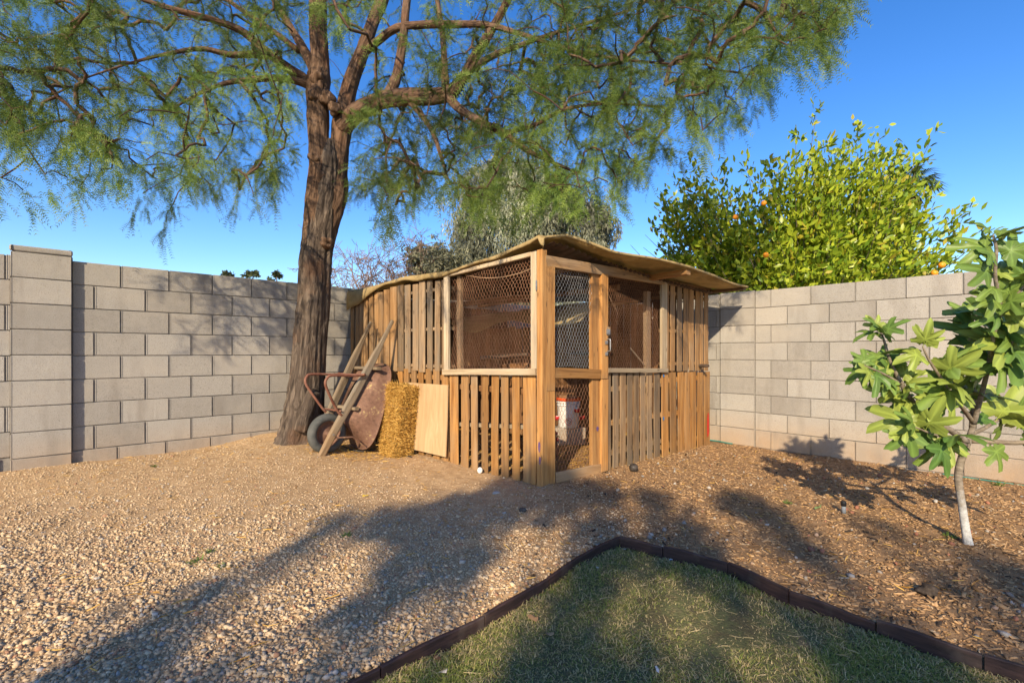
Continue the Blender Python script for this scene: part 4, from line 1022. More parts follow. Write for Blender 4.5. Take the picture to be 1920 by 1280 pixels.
L14 = lim([(850, 168, 4.5, 0.0361), (885, 130, 4.6, 0.0344), (925, 105, 4.7, 0.0292), (990, 80, 4.85, 0.0241), (1080, 50, 5.0, 0.0189), (1180, 20, 5.1, 0.0120)])
L15 = lim([(945, 250, 4.2, 0.0215), (1000, 235, 4.2, 0.0189), (1060, 205, 4.1, 0.0155), (1140, 195, 4.0, 0.0112), (1240, 200, 3.9, 0.0069)])
limbs = [L1, L2, L3, L4, L5, L6, L7, L8, L9, L10, L11, L12, L13, L14, L15]
mesq = thing('mesquite_tree', 'tall mesquite tree with furrowed double trunk and feathery drooping crown', 'tree', tuple(at(555, 830, TY)[:2])+(gz(*at(555, 830, TY)[:2]),))
mo = np.array(mesq.location)
def thick_limb(rows, n, seg, rough, seed, flare=0):
    d = np.concatenate([[0], np.cumsum(np.linalg.norm(np.diff(rows[:, :3], axis=0), axis=1))]); m = max(6, int(d[-1]/seg))
    Q = catmull(rows, m); P = Q[:, :3]; rad = np.abs(Q[:, 3])
    V, F, UV = tube_arrays(P, rad, n=n, cap=True)
    k = m*n; a = np.tile(np.arange(n)/n*2*np.pi, m); s = np.repeat(np.arange(m)*seg, n)
    q = np.stack([np.cos(a)*2.2, np.sin(a)*2.2, s*2.2], -1)
    tw = a + s*.55
    ridg = np.stack([np.cos(tw)*7, np.sin(tw)*7, s*1.5], -1)
    fin = np.stack([np.cos(tw)*17, np.sin(tw)*17, s*3.0], -1)
    disp = rough*(.55*vnoise(q, seed)+.55*(1-np.abs(vnoise(ridg, seed+1))*1.6)+.30*vnoise(fin, seed+2))
    if flare:
        h = np.clip(1-(V[:k, 2]-V[:k, 2].min())/.55, 0, 1); disp += flare*h**2*(np.maximum(0, np.sin(a*3+.8))*.9+np.maximum(0, np.sin(a*5))*.4)
    cen = np.repeat(P, n, 0); dirn = V[:k]-cen; V[:k] = cen + dirn*(1+disp)[:, None]
    return V, F, UV
ac = Acc(); V, F, U = thick_limb(trunk, 72, .025, .13, 5, .16); ac.add(V-mo, F, None, U)
tk = obj('trunk', ac.mesh('trunk', M['bark'], True), mesq)
ac = Acc()
for i, L in enumerate(limbs):
    V, F, U = thick_limb(L, 36 if i < 3 else 14, .03 if i < 3 else .045, .12 if i < 3 else .09, 40+i); ac.add(V-mo, F, None, U)
# burls on the left stem
for (px, py, r_, sd) in ((592, 180, .085, 1), (612, 185, .075, 2), (598, 150, .08, 3), (590, 298, .06, 4), (600, 330, .05, 5), (628, 205, .06, 6), (655, 215, .05, 7), (578, 425, .045, 8), (612, 455, .055, 9)):
    c = at(px, py, 4.87-.10); bm = bmesh.new(); bmesh.ops.create_icosphere(bm, subdivisions=3, radius=r_); P = np.array([v.co[:] for v in bm.verts]); fc = np.array([[v.index for v in f.verts] for f in bm.faces]); bm.free()
    P *= (1+.28*vnoise(P/r_*2.2, sd)+.12*vnoise(P/r_*6, sd+20))[:, None]; fc4 = np.concatenate([fc, fc[:, [2]]], 1)
    ac.add(P+c-mo, fc4, None, np.stack([P[:, 0], P[:, 2]], -1))
obj('limb', ac.mesh('limb', m_bark('limb_bark', (.035, .02, .013), (.145, .085, .052), (.28, .18, .12), (.32, .145, .075)), True), mesq)
st = lim([(566, 806, 4.70, .075), (572, 780, 4.69, .066), (580, 755, 4.68, .062), (588, 732, 4.67, .060)]); ac = Acc(); V, F, U = thick_limb(st, 24, .03, .09, 77); ac.add(V-mo, F, None, U); obj('cut_stub', ac.mesh('cut_stub', M['bark'], True), mesq)

# --- fine branches grown towards sampled tips in the crown
rt = np.random.default_rng(23)
nodes_p, nodes_par, nodes_r = [], [], []
for L in limbs:
    d = np.concatenate([[0], np.cumsum(np.linalg.norm(np.diff(L[:, :3], axis=0), axis=1))]); Q = catmull(L, max(4, int(d[-1]/.1)))
    for i, q in enumerate(Q):
        if q[3] < .075: nodes_p.append(q[:3]); nodes_par.append(-1); nodes_r.append(q[3])
lowx = [-260, 0, 100, 250, 430, 520, 560, 650, 700, 760, 830, 900, 1000, 1100, 1170, 1230, 1290, 1370, 1420, 1490, 1545, 1590]
lowy = [215, 245, 285, 340, 365, 375, 355, 340, 395, 410, 350, 385, 375, 365, 355, 300, 265, 230, 170, 105, 70, 10]
tips = []
while len(tips) < 1450:
    px = rt.uniform(-260, 1590); lo = np.interp(px, lowx, lowy); py = rt.uniform(-330, lo)
    if py < -20 and rt.random() < .62: continue
    if px < 470 and rt.random() < .22: continue
    if 560 < px < 700 and 150 < py < 330 and rt.random() < .6: continue
    if 560 < px < 1000 and py < 200 and rt.random() < .45: continue
    tx = np.interp(px, [-260, 400, 900, 1700], [4.0, 4.75, 4.6, 3.8])
    Y = np.clip(rt.normal(tx, .75), 3.0, 6.6)
    p = at(px, py, Y)
    if Y < 5.0 and 540 < px < 700 and py > 60: continue
    if Y < 4.7 and 640 < px < 880 and 130 < py < 230: continue
    if p[2] > 6.4 or p[2] < 1.9: continue
    tips.append(p)
for k in range(40):                                   # the crown also reaches over the yard towards the viewer
    tips.append(np.array([rt.uniform(-3.2, 1.6), rt.uniform(1.8, 3.4), rt.uniform(3.6, 5.2)]))
for k in range(150):                                  # fine drooping curtain between the trunk and the coop roof
    px = rt.uniform(660, 1240); lo = np.interp(px, lowx, lowy); tips.append(at(px, rt.uniform(lo-260, lo), np.clip(rt.normal(4.5, .7), 3.3, 6.2)))
for k in range(34): tips.append(np.array([rt.normal(-3.05, .36), rt.normal(3.5, .35), rt.normal(2.5, .22)]))   # low fringe over the left wall
tips = np.array(tips)
base_p = np.array(nodes_p)
order = np.argsort([np.min(np.linalg.norm(base_p-t, axis=1)) for t in tips])
paths = []
allp = np.zeros((80000, 3)); alln = len(base_p); allp[:alln] = base_p
for t in tips[order]:
    d = np.linalg.norm(allp[:alln]-t, axis=1) + np.maximum(0, allp[:alln, 2]-t[2]-1.2)*.5 + np.maximum(0, t[2]+.1-allp[:alln, 2])*.0
    j = int(np.argmin(d)); p0 = allp[j]; dist = np.linalg.norm(t-p0)
    if dist < .05: continue
    m = max(3, int(dist/.09)+1)
    ctrl = p0 + (t-p0)*.45 + np.array([0, 0, .22*dist]) + rt.normal(0, .10*dist, 3)
    u = np.linspace(0, 1, m+1)[:, None]; P = (1-u)**2*p0 + 2*u*(1-u)*ctrl + u**2*t + rt.normal(0, .012, (m+1, 3))*np.minimum(1, u*4)
    ids = [j]
    for q in P[1:]:
        allp[alln] = q; nodes_par.append(ids[-1]); ids.append(alln); alln += 1
    paths.append(ids)
cnt = np.zeros(alln)
for ids in paths: cnt[ids[-1]] += 1
par = np.array(nodes_par)
for k in range(alln-1, len(base_p)-1, -1): cnt[par[k]] += cnt[k] if cnt[k] else 0
rad_n = .0036*np.maximum(cnt, 1)**.50
ac = Acc()
for ids in paths:
    P = allp[ids]; rr = np.minimum(rad_n[ids], .019); rr[0] = rr[1]
    ac.tube(P-mo, rr, n=5 if rr.max() > .008 else 4, cap=False)
obj('branchlet', ac.mesh('branchlet', m_bark('twig_bark', (.045, .028, .019), (.15, .092, .06), (.28, .19, .135), (.30, .15, .085)), True), mesq)['kind'] = 'stuff'
# --- bipinnate leaves: paired slender leaflets on a hanging rachis
def frond_arrays(C, D, ln, r, pairs=9, lw=.0026, ll=.025):
    n = len(C); D = D/np.linalg.norm(D, axis=1)[:, None]; up = r.normal(size=(n, 3)); S = np.cross(D, up); S /= np.linalg.norm(S, axis=1)[:, None]; N = np.cross(D, S)
    t = (np.arange(pairs)+.6)/pairs
    base = C[:, None] + D[:, None]*(t[None, :, None]*ln[:, None, None]) - np.array([0, 0, 1])*(t**2)[None, :, None]*ln[:, None, None]*.35
    out = []
    for sg in (-1, 1):
        d = S[:, None]*sg*.75 + D[:, None]*.55 + N[:, None]*r.normal(0, .25, (n, pairs, 1)); d /= np.linalg.norm(d, axis=2)[..., None]
        l_ = ll*r.uniform(.8, 1.2, (n, pairs, 1)); tip = base + d*l_; mid = base + d*l_*.5
        w = np.cross(d, N[:, None]*np.ones_like(d)); w /= np.linalg.norm(w, axis=2)[..., None]+1e-9
        out.append(np.stack([base+w*lw, base-w*lw, tip], 2))
    V = np.stack(out, 2).reshape(n, -1, 3); k = V.shape[1]
    F = (np.arange(n*k//3)[:, None]*3+np.array([[0, 1, 2]]))
    return V.reshape(-1, 3), F, k
C, D = [], []
for ids in paths:
    P = allp[ids]; L = len(P); d0 = P[-1]-P[max(0, L-3)]; d0 = d0/(np.linalg.norm(d0)+1e-9)
    fr_ = P[-1]; lo_ = np.interp(fr_[0]/fr_[1]*FOC+CX, lowx, lowy); low_k = np.clip(1-(lo_-(HY-(fr_[2]-CAMZ)/fr_[1]*FOC))/130, 0, 1); ext = rt.uniform(.10, .30)
    hang = P[-1] + np.linspace(0, 1, 9)[1:, None]**1.0*(d0*(.95-.6*low_k)+np.array([0, 0, -.25-.5*low_k]))*ext + rt.normal(0, .01, (8, 3))
    S = np.concatenate([P[max(0, L-11):], hang])
    nf = int(rt.integers(22, 40))
    u = rt.random(nf)*(len(S)-1.01); i = u.astype(int); f = (u-i)[:, None]
    C.append(S[i]*(1-f)+S[i+1]*f + rt.normal(0, .015, (nf, 3)))
    dd = rt.normal(0, .75, (nf, 3)); dd[:, 2] -= .3+.35*low_k; dd += d0*.8; D.append(dd)
C = np.concatenate(C); D = np.concatenate(D); nf = len(C)
V, F, k = frond_arrays(C, D, rt.uniform(.08, .15, nf), rt)
kk = rt.random((nf, 1)); clump = .5+.5*vnoise(C*1.3, 61)[:, None]
tint = (np.array([.078, .15, .028])*(1-kk)+np.array([.24, .31, .058])*kk)*(.6+.75*clump)
obj('foliage', mesh_from('foliage', V-mo, F, m_leaf('mesquite_leaf', .5, .4), tint=np.repeat(tint, k, 0)), mesq)['kind'] = 'stuff'
print('mesquite fronds', nf, 'faces', len(F))

# ================================================================== TREES BEYOND THE WALLS
def leaf_cards(C, D, ln, wd, r, fold=.25):
    """pointed leaves with a folded midrib: 2 quads, 6 verts"""
    n = len(C); D = D/np.linalg.norm(D, axis=1)[:, None]; up = r.normal(size=(n, 3)); S = np.cross(D, up); S /= np.linalg.norm(S, axis=1)[:, None]; N = np.cross(D, S)
    ln = ln[:, None]; wd = wd[:, None]; bow = -N*ln*.08
    A = C; T = C + D*ln + bow*2; m1 = C + D*ln*.38 + bow; 
    V = np.stack([A, m1 + S*wd + N*wd*fold, C+D*ln*.75+S*wd*.62+N*wd*fold+bow, T, C+D*ln*.75-S*wd*.62+N*wd*fold+bow, m1 - S*wd + N*wd*fold, m1+N*0], 1)
    F = np.arange(n)[:, None, None]*7+np.array([[[0, 1, 2, 6], [6, 2, 3, 4], [0, 6, 4, 5]]])
    return V, F.reshape(-1, 4)
# --- citrus tree over the right wall
rc = np.random.default_rng(41)
cx_, cy_ = 4.15, 6.55
cit = thing('citrus_tree', 'bright green citrus tree with oranges reaching over the right wall', 'tree', (cx_, cy_, -.05))
co = np.array([cx_, cy_, -.05])
# shoots: (photo x, photo y, distance) of tips
tips_c = [(1535, 195, 6.2), (1490, 245, 6.3), (1460, 300, 6.2), (1610, 222, 6.4), (1655, 235, 6.4), (1590, 270, 6.2), (1555, 260, 6.0), (1690, 262, 6.5), (1755, 240, 6.3), (1720, 290, 6.3), (1290, 290, 6.3), (1350, 295, 6.5), (1395, 285, 6.4), (1270, 340, 6.2),
          (1230, 365, 6.1), (1200, 430, 6.0), (1170, 445, 5.9), (1225, 415, 6.3), (1250, 470, 6.0), (1420, 330, 6.0), (1500, 330, 5.8), (1550, 340, 5.8), (1620, 320, 6.0), (1680, 340, 6.0), (1750, 350, 6.0), (1735, 400, 5.9), (1820, 380, 5.7), (1790, 400, 5.6), (1860, 430, 5.4), (1800, 450, 5.3), (1770, 480, 5.2), (1720, 440, 5.7),
          (1330, 380, 6.1), (1300, 430, 6.2), (1360, 450, 5.9), (1400, 400, 5.8), (1450, 430, 5.7), (1500, 460, 5.6), (1560, 440, 5.6), (1610, 460, 5.5), (1650, 420, 5.6), (1690, 470, 5.4), (1390, 505, 5.75), (1460, 500, 5.5), (1530, 500, 5.4), (1590, 495, 5.3), (1310, 500, 6.1), (1260, 510, 6.2), (1640, 500, 5.2), (1340, 340, 6.4), (1180, 470, 5.9), (1195, 455, 6.1), (1215, 480, 6.0), (1200, 500, 6.0), (1235, 440, 6.2), (1250, 500, 6.1), (1240, 395, 6.2), (1265, 420, 6.2), (1285, 370, 6.3), (1225, 520, 6.1)]
for k in range(190):
    px = rc.uniform(1225, 1735); top = np.interp(px, [1180, 1230, 1280, 1330, 1450, 1530, 1600, 1700, 1760, 1800], [440, 360, 330, 310, 300, 260, 260, 280, 370, 430]); tips_c.append((px, rc.uniform(top, 530), rc.uniform(5.75, 7.3)))
ac = Acc(); C, D, lt = [], [], []
trunk_c = np.array([(cx_, cy_, -.1), (cx_+.02, cy_, .5), (cx_-.03, cy_-.05, 1.0)]); ac.tube(catmull(trunk_c, 8)-co, [.11, .10, .10, .09, .09, .085, .08, .07], n=12)
for (px, py, Y) in tips_c:
    t = at(px, py, Y); b = np.array([cx_-.03, cy_-.05, 1.0]) + rc.normal(0, .05, 3); b[2] = rc.uniform(.7, 1.2)
    if t[2] < 1.75: b = np.array([cx_, cy_, 1.3])
    mid = b + (t-b)*.5 + np.array([(t[0]-b[0])*.18, (t[1]-b[1])*.12, -.05]) + rc.normal(0, .12, 3)
    u = np.linspace(0, 1, 24)[:, None]; P = (1-u)**2*b + 2*u*(1-u)*mid + u**2*t
    ac.tube(P[::2]-co, np.linspace(.016, .0025, 12), n=5)
    n = int(rc.integers(85, 125)); q = rc.uniform(.36, 1, n)**.8*22.9; i = q.astype(int); f = (q-i)[:, None]; p = P[i]*(1-f)+P[i+1]*f
    d = P[np.minimum(i+1, 23)]-P[i]; d /= np.linalg.norm(d, axis=1)[:, None]
    wide = np.clip(1.15-q/23, .1, 1)[:, None]*.24
    C.append(p+rc.normal(0, 1, (n, 3))*wide); D.append(d*.75 + rc.normal(0, .6, (n, 3)) + np.array([.18, -.1, .1])); lt.append(q/23)
C = np.concatenate(C); D = np.concatenate(D); lt = np.concatenate(lt)
# keep only leaves that stand clear of the wall
side = (C[:, :2]-WRo) @ WRn; keep = ((side < -.19) | (C[:, 2] > 1.76)) & (side < .15); C, D, lt = C[keep], D[keep], lt[keep]
n = len(C); V, F = leaf_cards(C, D, rc.uniform(.07, .12, n), rc.uniform(.017, .028, n), rc)
kk = rc.random((n, 1)); tint = np.array([.13, .23, .019])*(1-kk)+np.array([.43, .49, .037])*kk; ylw = rc.random(n) < .06; tint[ylw] = [.42, .36, .04]
lft = np.clip((3.6-C[:, 0])/1.6, 0, 1)[:, None]; tint = tint*(1-.08*lft)  # slight shading of the crown's left side, painted into the leaf tint
M['citrus'] = m_leaf('citrus_leaf', .33, .3)
near = np.argsort(C[:, 1] - .02*C[:, 2] + np.where(C[:, 2] < 1.8, 9, 0))[:280]; mask = np.ones(n, bool); mask[near] = False
Fm = F.reshape(n, 3, 4)[mask]; Vm = V[mask]; Fm = np.arange(mask.sum())[:, None, None]*7+np.array([[[0, 1, 2, 6], [6, 2, 3, 4], [0, 6, 4, 5]]])
obj('foliage', mesh_from('foliage', (Vm-co).reshape(-1, 3), Fm.reshape(-1, 4), M['citrus'], tint=np.repeat(tint[mask], 7, 0)), cit)['kind'] = 'stuff'
f1 = np.array([[0, 1, 2, 6], [6, 2, 3, 4], [0, 6, 4, 5]])
for i in near:
    o = obj('leaf', mesh_from('leaf', V[i]-C[i], f1, M['citrus'], tint=np.repeat(tint[[i]], 7, 0)), cit); o.location = C[i]-co
obj('branches', ac.mesh('branches', m_bark('citrus_bark', (.07, .065, .035), (.16, .14, .085), (.26, .23, .15), (.18, .16, .09)), True), cit)
orange = m_plain('orange_peel', (.80, .27, .015), .4, 0, (.85, .36, .03), 60, .2)
bm = bmesh.new(); bmesh.ops.create_icosphere(bm, subdivisions=3, radius=.032); om = bpy.data.meshes.new('orange'); bm.to_mesh(om); bm.free(); om.polygons.foreach_set('use_smooth', np.ones(len(om.polygons), bool)); om.materials.append(orange)
for (px, py, Y) in ((1379, 407, 5.55), (1766, 497, 5.0), (1752, 512, 5.05), (1432, 381, 5.6), (1436, 478, 5.5)):
    o = obj('orange_fruit', om, cit); o.location = at(px, py, Y)-co

# --- grey-green weeping tree far behind the coop
def weeping(name, label, boxes, Y, dens, ln, wd, cols, seed, trunk_px, mat, base_z=0, droop=1.0, n_sub=26, cat='tree'):
    """boxes: (photo x, photo y, rx, ry) clumps of hanging leaves"""
    r = np.random.default_rng(seed); x0 = (trunk_px-CX)/FOC*Y; root = thing(name, label, cat, (x0, Y, base_z)); o3 = np.array([x0, Y, base_z])
    ac = Acc(); C, D = [], []
    top = at(*boxes[0][:2], Y); fork = np.array([x0, Y, 1.2+.25*(top[2]-1.2)])
    ac.tube(catmull([np.array([x0, Y, base_z-.1]), (np.array([x0, Y, base_z])+fork)/2+[.1, 0, 0], fork], 8)-o3, np.linspace(.02*Y*.6, .012*Y*.6, 8), n=10)
    for (px, py, rx, ry) in boxes:
        c = at(px, py, Y + r.uniform(-.12, .12)*Y*.5); sx, sz = rx/FOC*Y, ry/FOC*Y
        P = catmull([fork, fork+(c-fork)*.5+[0, 0, .12*np.linalg.norm(c-fork)], c], 10); ac.tube(P-o3, np.linspace(.003*Y, .0007*Y, 10), n=6)
        nn = int(dens*rx*ry/100)
        g = max(4, nn//n_sub); cc = r.normal(0, .42, (g, 3))*np.array([sx, sx*.9, sz]) + c
        gi = r.integers(0, g, nn); u = r.random((nn, 1))
        C.append(cc[gi] + r.normal(0, 1, (nn, 3))*np.array([.09*sx, .09*sx, .06*sz]) - np.array([0, 0, 1])*u*sz*.42*droop)
        d = r.normal(0, .45, (nn, 3)); d[:, 2] -= 1.1*droop; D.append(d)
    C = np.concatenate(C); D = np.concatenate(D); n = len(C); V, F = leaf_cards(C, D, r.uniform(.7, 1.3, n)*ln, r.uniform(.8, 1.2, n)*wd, r)
    kk = r.random((n, 1)); tint = np.array(cols[0])*(1-kk)+np.array(cols[1])*kk; tint = tint*(.8+.35*vnoise(C*.9, seed)[:, None])
    obj('foliage', mesh_from('foliage', (V-o3).reshape(-1, 3), F, mat, tint=np.repeat(tint, 7, 0)), root)['kind'] = 'stuff'
    obj('trunk', ac.mesh('trunk', M['bark'], True), root); return root
M['greyleaf'] = m_leaf('grey_leaf', .6, .3)
weeping('weeping_tree', 'grey-green weeping tree rising behind the coop roof', [(960, 320, 70, 55), (900, 350, 55, 50), (1020, 345, 60, 55), (880, 410, 55, 55), (950, 400, 70, 60), (1020, 410, 60, 55), (1075, 385, 45, 50), (1120, 400, 38, 45), (900, 470, 60, 45), (980, 470, 70, 45), (1050, 455, 50, 45), (1135, 425, 28, 40), (1100, 440, 30, 40), (910, 545, 60, 40), (990, 550, 60, 45), (1060, 540, 60, 45), (1120, 520, 40, 40)],
        15.5, 140, .16, .0175, ((.25, .27, .17), (.47, .48, .34)), 71, 990, M['greyleaf'])
weeping('olive_bush', 'rounded grey-olive tree just left of the weeping tree', [(815, 475, 42, 32), (785, 480, 30, 25), (840, 490, 40, 30), (800, 505, 50, 25), (870, 500, 40, 30)], 13.5, 150, .11, .019, ((.17, .18, .10), (.36, .35, .23)), 72, 820, M['greyleaf'], droop=.3)
M['farleaf'] = m_leaf('far_leaf', .6, .25)
for (bx, lab, sd) in (([(430, 516, 12, 5), (466, 514, 8, 6), (482, 511, 7, 7)], 'small dark treetop just showing over the left wall', 73), ([(519, 515, 8, 8), (508, 524, 6, 5)], 'dark treetop over the left wall nearest the mesquite trunk', 74)):
    weeping('distant_treetop', lab, bx, 24, 200, .20, .045, ((.06, .085, .035), (.15, .17, .075)), sd, bx[0][0], M['farleaf'], droop=.1, cat='tree')

# --- bare winter tree behind the left wall
rb = np.random.default_rng(81); bx0 = (705-CX)/FOC*13; bare = thing('bare_tree', 'leafless twiggy tree between the trunk and the coop roof', 'tree', (bx0, 13, 0)); bo = np.array([bx0, 13, 0.])
ac = Acc()
def grow(p, d, L, r_, lev):
    m = 6; P = [p]; 
    for i in range(m):
        d = d + rb.normal(0, .16, 3) + np.array([0, 0, .03]); d /= np.linalg.norm(d); P.append(P[-1]+d*L/m)
    ac.tube(np.array(P)-bo, np.maximum(np.linspace(r_, r_*.5, m+1), .0065), n=5 if lev < 2 else 3, cap=False)
    if lev >= 5: return
    for k in range(4 if lev < 4 else 3):
        i = rb.integers(2, m+1); a = rb.normal(0, .75, 3); a[2] *= .75; dd = d*.75 + a; dd /= np.linalg.norm(dd); grow(P[i], dd, L*rb.uniform(.55, .78), r_*.52, lev+1)
grow(bo+[0, 0, -.1], np.array([-.03, 0, 1.]), 2.0, .10, 0)
for dx in (-.8, -.5, -.3, .1, .35): grow(bo+[0, 0, 1.1], np.array([dx, .05, .75]), 1.75, .05, 1)
obj('branches', ac.mesh('branches', m_bark('pale_twig', (.16, .10, .075), (.30, .20, .15), (.42, .30, .235), (.32, .2, .14)), False), bare)

# --- fan palm beyond the citrus
rp = np.random.default_rng(91); PY = 17; pc = at(1700, 345, PY); palm = thing('fan_palm', 'fan palm with brown skirt showing behind the citrus tree', 'palm', (pc[0], PY, 0)); po = np.array([pc[0], PY, 0.])
ac = Acc(); ac.tube(catmull([po+[0, 0, -.1], po+[.05, 0, 2.5], po+[0, 0, pc[2]-.4]], 14)-po, np.linspace(.24, .17, 14), n=12, rough=.1); obj('trunk', ac.mesh('trunk', M['bark'], True), palm)
def fan(c, d, L, dead, r):
    d = d/np.linalg.norm(d); s = np.cross(d, [0, 0, 1.]); s /= np.linalg.norm(s)+1e-9; V, F, T = [], [], []
    b = c+d*L*.45; nseg = 15
    for k in range(nseg):
        a = (k/(nseg-1)-.5)*3.6; q = d*math.cos(a)+s*math.sin(a); q = q+np.array([0, 0, -.10]); t = b+q*L*.62*(1-.25*abs(a)/1.8) - np.array([0, 0, .16*L]); m = b+q*L*.36; w = np.cross(q, [0, 0, 1.]); w /= np.linalg.norm(w)+1e-9
        i = len(V); V += [b, m+w*.035, t, m-w*.035]; F.append((i, i+1, i+2, i+3))
    i = len(V); V += [c-s*.02, c+s*.02, b+s*.015, b-s*.015]; F.append((i, i+1, i+2, i+3))
    return np.array(V), np.array(F)
for k in range(34):
    dead = k >= 24; az = rp.uniform(0, 6.28); el = rp.uniform(-.25, 1.2) if not dead else rp.uniform(-1.5, -.9); d = np.array([math.cos(az)*math.cos(el), math.sin(az)*math.cos(el), math.sin(el)])
    V, F = fan(np.array([0, 0, pc[2]-.2]), d, rp.uniform(.95, 1.25) if not dead else .8, dead, rp)
    tc = (np.array([.10, .15, .03])*rp.uniform(.7, 1.5)) if not dead else np.array([.24, .15, .075])*rp.uniform(.6, 1.3)
    obj('frond' if not dead else 'dead_frond', mesh_from('frond', V, F, M['farleaf'], tint=tc), palm)

# ================================================================== FIG TREE
rf = np.random.default_rng(101)
fb = gpt(1815, 1020); FY = fb[1]
fig = thing('fig_tree', 'young fig tree with whitewashed trunk and big lobed leaves at the right', 'tree', tuple(fb)); fo = fb
def m_figbark():
    t = NT('fig_bark'); p = t.coord('Object'); sx = t.new('ShaderNodeSeparateXYZ'); t.L(p, sx.inputs[0]); n = t.noise(p, 14, 4); f = t.noise(p, 60, 4)
    bark = t.ramp(t.noise(t.mapping(p, (1, 1, 3)), 22, 4), [(.35, (.13, .105, .08)), (.6, (.24, .20, .16)), (.75, (.33, .28, .23))])
    k = t.math('ADD', sx.outputs[2], t.math('MULTIPLY', t.math('SUBTRACT', n, .5), .35)); wm = t.ramp(t.math('MULTIPLY', k, 2.0), [(.30, (1,)*3), (.62, (0,)*3)])
    c = t.mix(wm, bark, t.ramp(f, [(.3, (.30, .295, .285)), (.6, (.50, .495, .485))])); t.color(c); t.rough(.85); t.bump(t.math('ADD', n, f), .4, .006); return t.m
figb = m_figbark(); twigm = m_plain('fig_twig', (.16, .125, .09), .8, 0, (.26, .21, .15), 25)
ac = Acc(); V, F, U = thick_limb(lim([(1818, 1030, FY, 0.0238), (1812, 1000, FY, 0.0202), (1803, 940, FY, 0.0180), (1797, 895, FY+.02, 0.0187), (1803, 860, FY+.02, 0.0173), (1816, 825, FY+.02, 0.0151), (1824, 800, FY+.03, 0.0130)]), 20, .02, .10, 55); ac.add(V-fo, F, None, U); obj('trunk', ac.mesh('trunk', figb, True), fig)
fl = {'a': [(1812, 828, FY+.02, .018), (1780, 805, FY-.03, .0165), (1735, 778, FY-.06, .015), (1705, 745, FY-.08, .0135), (1688, 715, FY-.09, .011), (1670, 680, FY-.10, .0085), (1658, 640, FY-.1, .006), (1650, 618, FY-.1, .004)],
      'b': [(1824, 802, FY+.03, .017), (1826, 750, FY+.05, .014), (1827, 690, FY+.06, .014), (1832, 640, FY+.05, .011), (1832, 600, FY+.05, .007), (1828, 585, FY+.05, .004)],
      'c': [(1820, 826, FY+.02, .015), (1860, 828, FY-.02, .013), (1920, 829, FY-.08, .012), (1990, 815, FY-.15, .010), (2060, 790, FY-.2, .006)],
      'd': [(1825, 795, FY+.03, .014), (1850, 700, FY-.12, .011), (1865, 620, FY-.25, .0095), (1876, 580, FY-.32, .0085), (1866, 520, FY-.38, .0075), (1868, 470, FY-.4, .007), (1862, 440, FY-.4, .004)],
      'e': [(1876, 580, FY-.32, .009), (1905, 555, FY-.36, .007), (1930, 520, FY-.38, .005)],
      'f': [(1812, 835, FY, .010), (1780, 822, FY-.08, .008), (1745, 812, FY-.14, .006), (1715, 800, FY-.18, .004)],
      'g': [(1822, 812, FY+.05, .013), (1850, 800, FY+.2, .011), (1890, 770, FY+.32, .009), (1930, 720, FY+.4, .006)],
      'h': [(1690, 720, FY-.09, .008), (1655, 700, FY-.16, .006), (1620, 685, FY-.2, .004)],
      'i': [(1824, 790, FY+.03, .012), (1780, 730, FY-.14, .009), (1745, 680, FY-.2, .006), (1730, 650, FY-.22, .004)],
      'j': [(1828, 690, FY+.06, .010), (1870, 660, FY-.14, .008), (1900, 640, FY-.22, .005)]}
for k_, rows_ in fl.items():
    q = lim(rows_); d = np.linalg.norm(np.diff(q[:, :3], axis=0), axis=1).sum(); Q = catmull(q, max(6, int(d/.03))); ac = Acc(); ac.tube(Q[:, :3]-fo, np.abs(Q[:, 3]), n=9, rough=.06, seed=3); obj('branch', ac.mesh('branch', figb if k_ in 'abd' else twigm, True), fig)
def fig_leaf(seed):
    r = np.random.default_rng(seed); n = 60; th = np.linspace(-np.pi, np.pi, n, endpoint=False)+np.pi/n
    lobes = [(0, 1.0, .30), (.92+r.normal(0, .06), .92, .28), (-.92+r.normal(0, .06), .92, .28), (1.85, .70, .31), (-1.85, .70, .31)]
    rad = np.full(n, .42)
    for c, h, w in lobes: rad = np.maximum(rad, .42+(h-.42)*np.exp(-np.abs((th-c)/w)**3.2))
    rad *= 1+.055*np.sin(th*19+r.uniform(0, 6)) + r.normal(0, .012, n); rad[np.abs(th) > 2.75] *= .62
    pts = []; tl = []
    for f, in ((1.0,), (.62,), (.3,)):
        x = rad*f*np.cos(th); y = rad*f*np.sin(th)
        fold = np.zeros(n)
        for c, h, w in lobes[:3]: fold -= .06*np.exp(-((th-c)/.12)**2)*(1 if f < 1 else .6)
        z = -.22*(rad*f)**2 + fold*f + .05*np.sin(th*3+r.uniform(0, 6))*f + .06*np.abs(y) - .10*np.maximum(0, x)**2
        pts.append(np.stack([x, y, z], -1)); v = np.zeros(n)
        for c, h, w in lobes: v = np.maximum(v, np.exp(-((th-c)/.07)**2))
        tl.append(v)
    V = np.concatenate(pts+[np.array([[0, 0, -.005]])]); vein = np.concatenate(tl+[[1.]])
    F = []
    for k in range(n):
        k2 = (k+1) % n; F += [(k, k2, n+k2, n+k), (n+k, n+k2, 2*n+k2, 2*n+k), (2*n+k, 2*n+k2, 3*n, 3*n)]
    # stalk
    sv = np.array([(0, .012, 0), (0, -.012, 0), (0, 0, -.02), (-.42, .010, .03), (-.42, -.010, .03), (-.42, 0, .012)]); i = len(V); V = np.concatenate([V, sv]); vein = np.concatenate([vein, np.ones(6)])
    F += [(i, i+1, i+4, i+3), (i+1, i+2, i+5, i+4), (i+2, i, i+3, i+5)]
    return V, F, vein
M['figleaf'] = m_leaf('fig_leaf', .42, .28)
fig_meshes = []
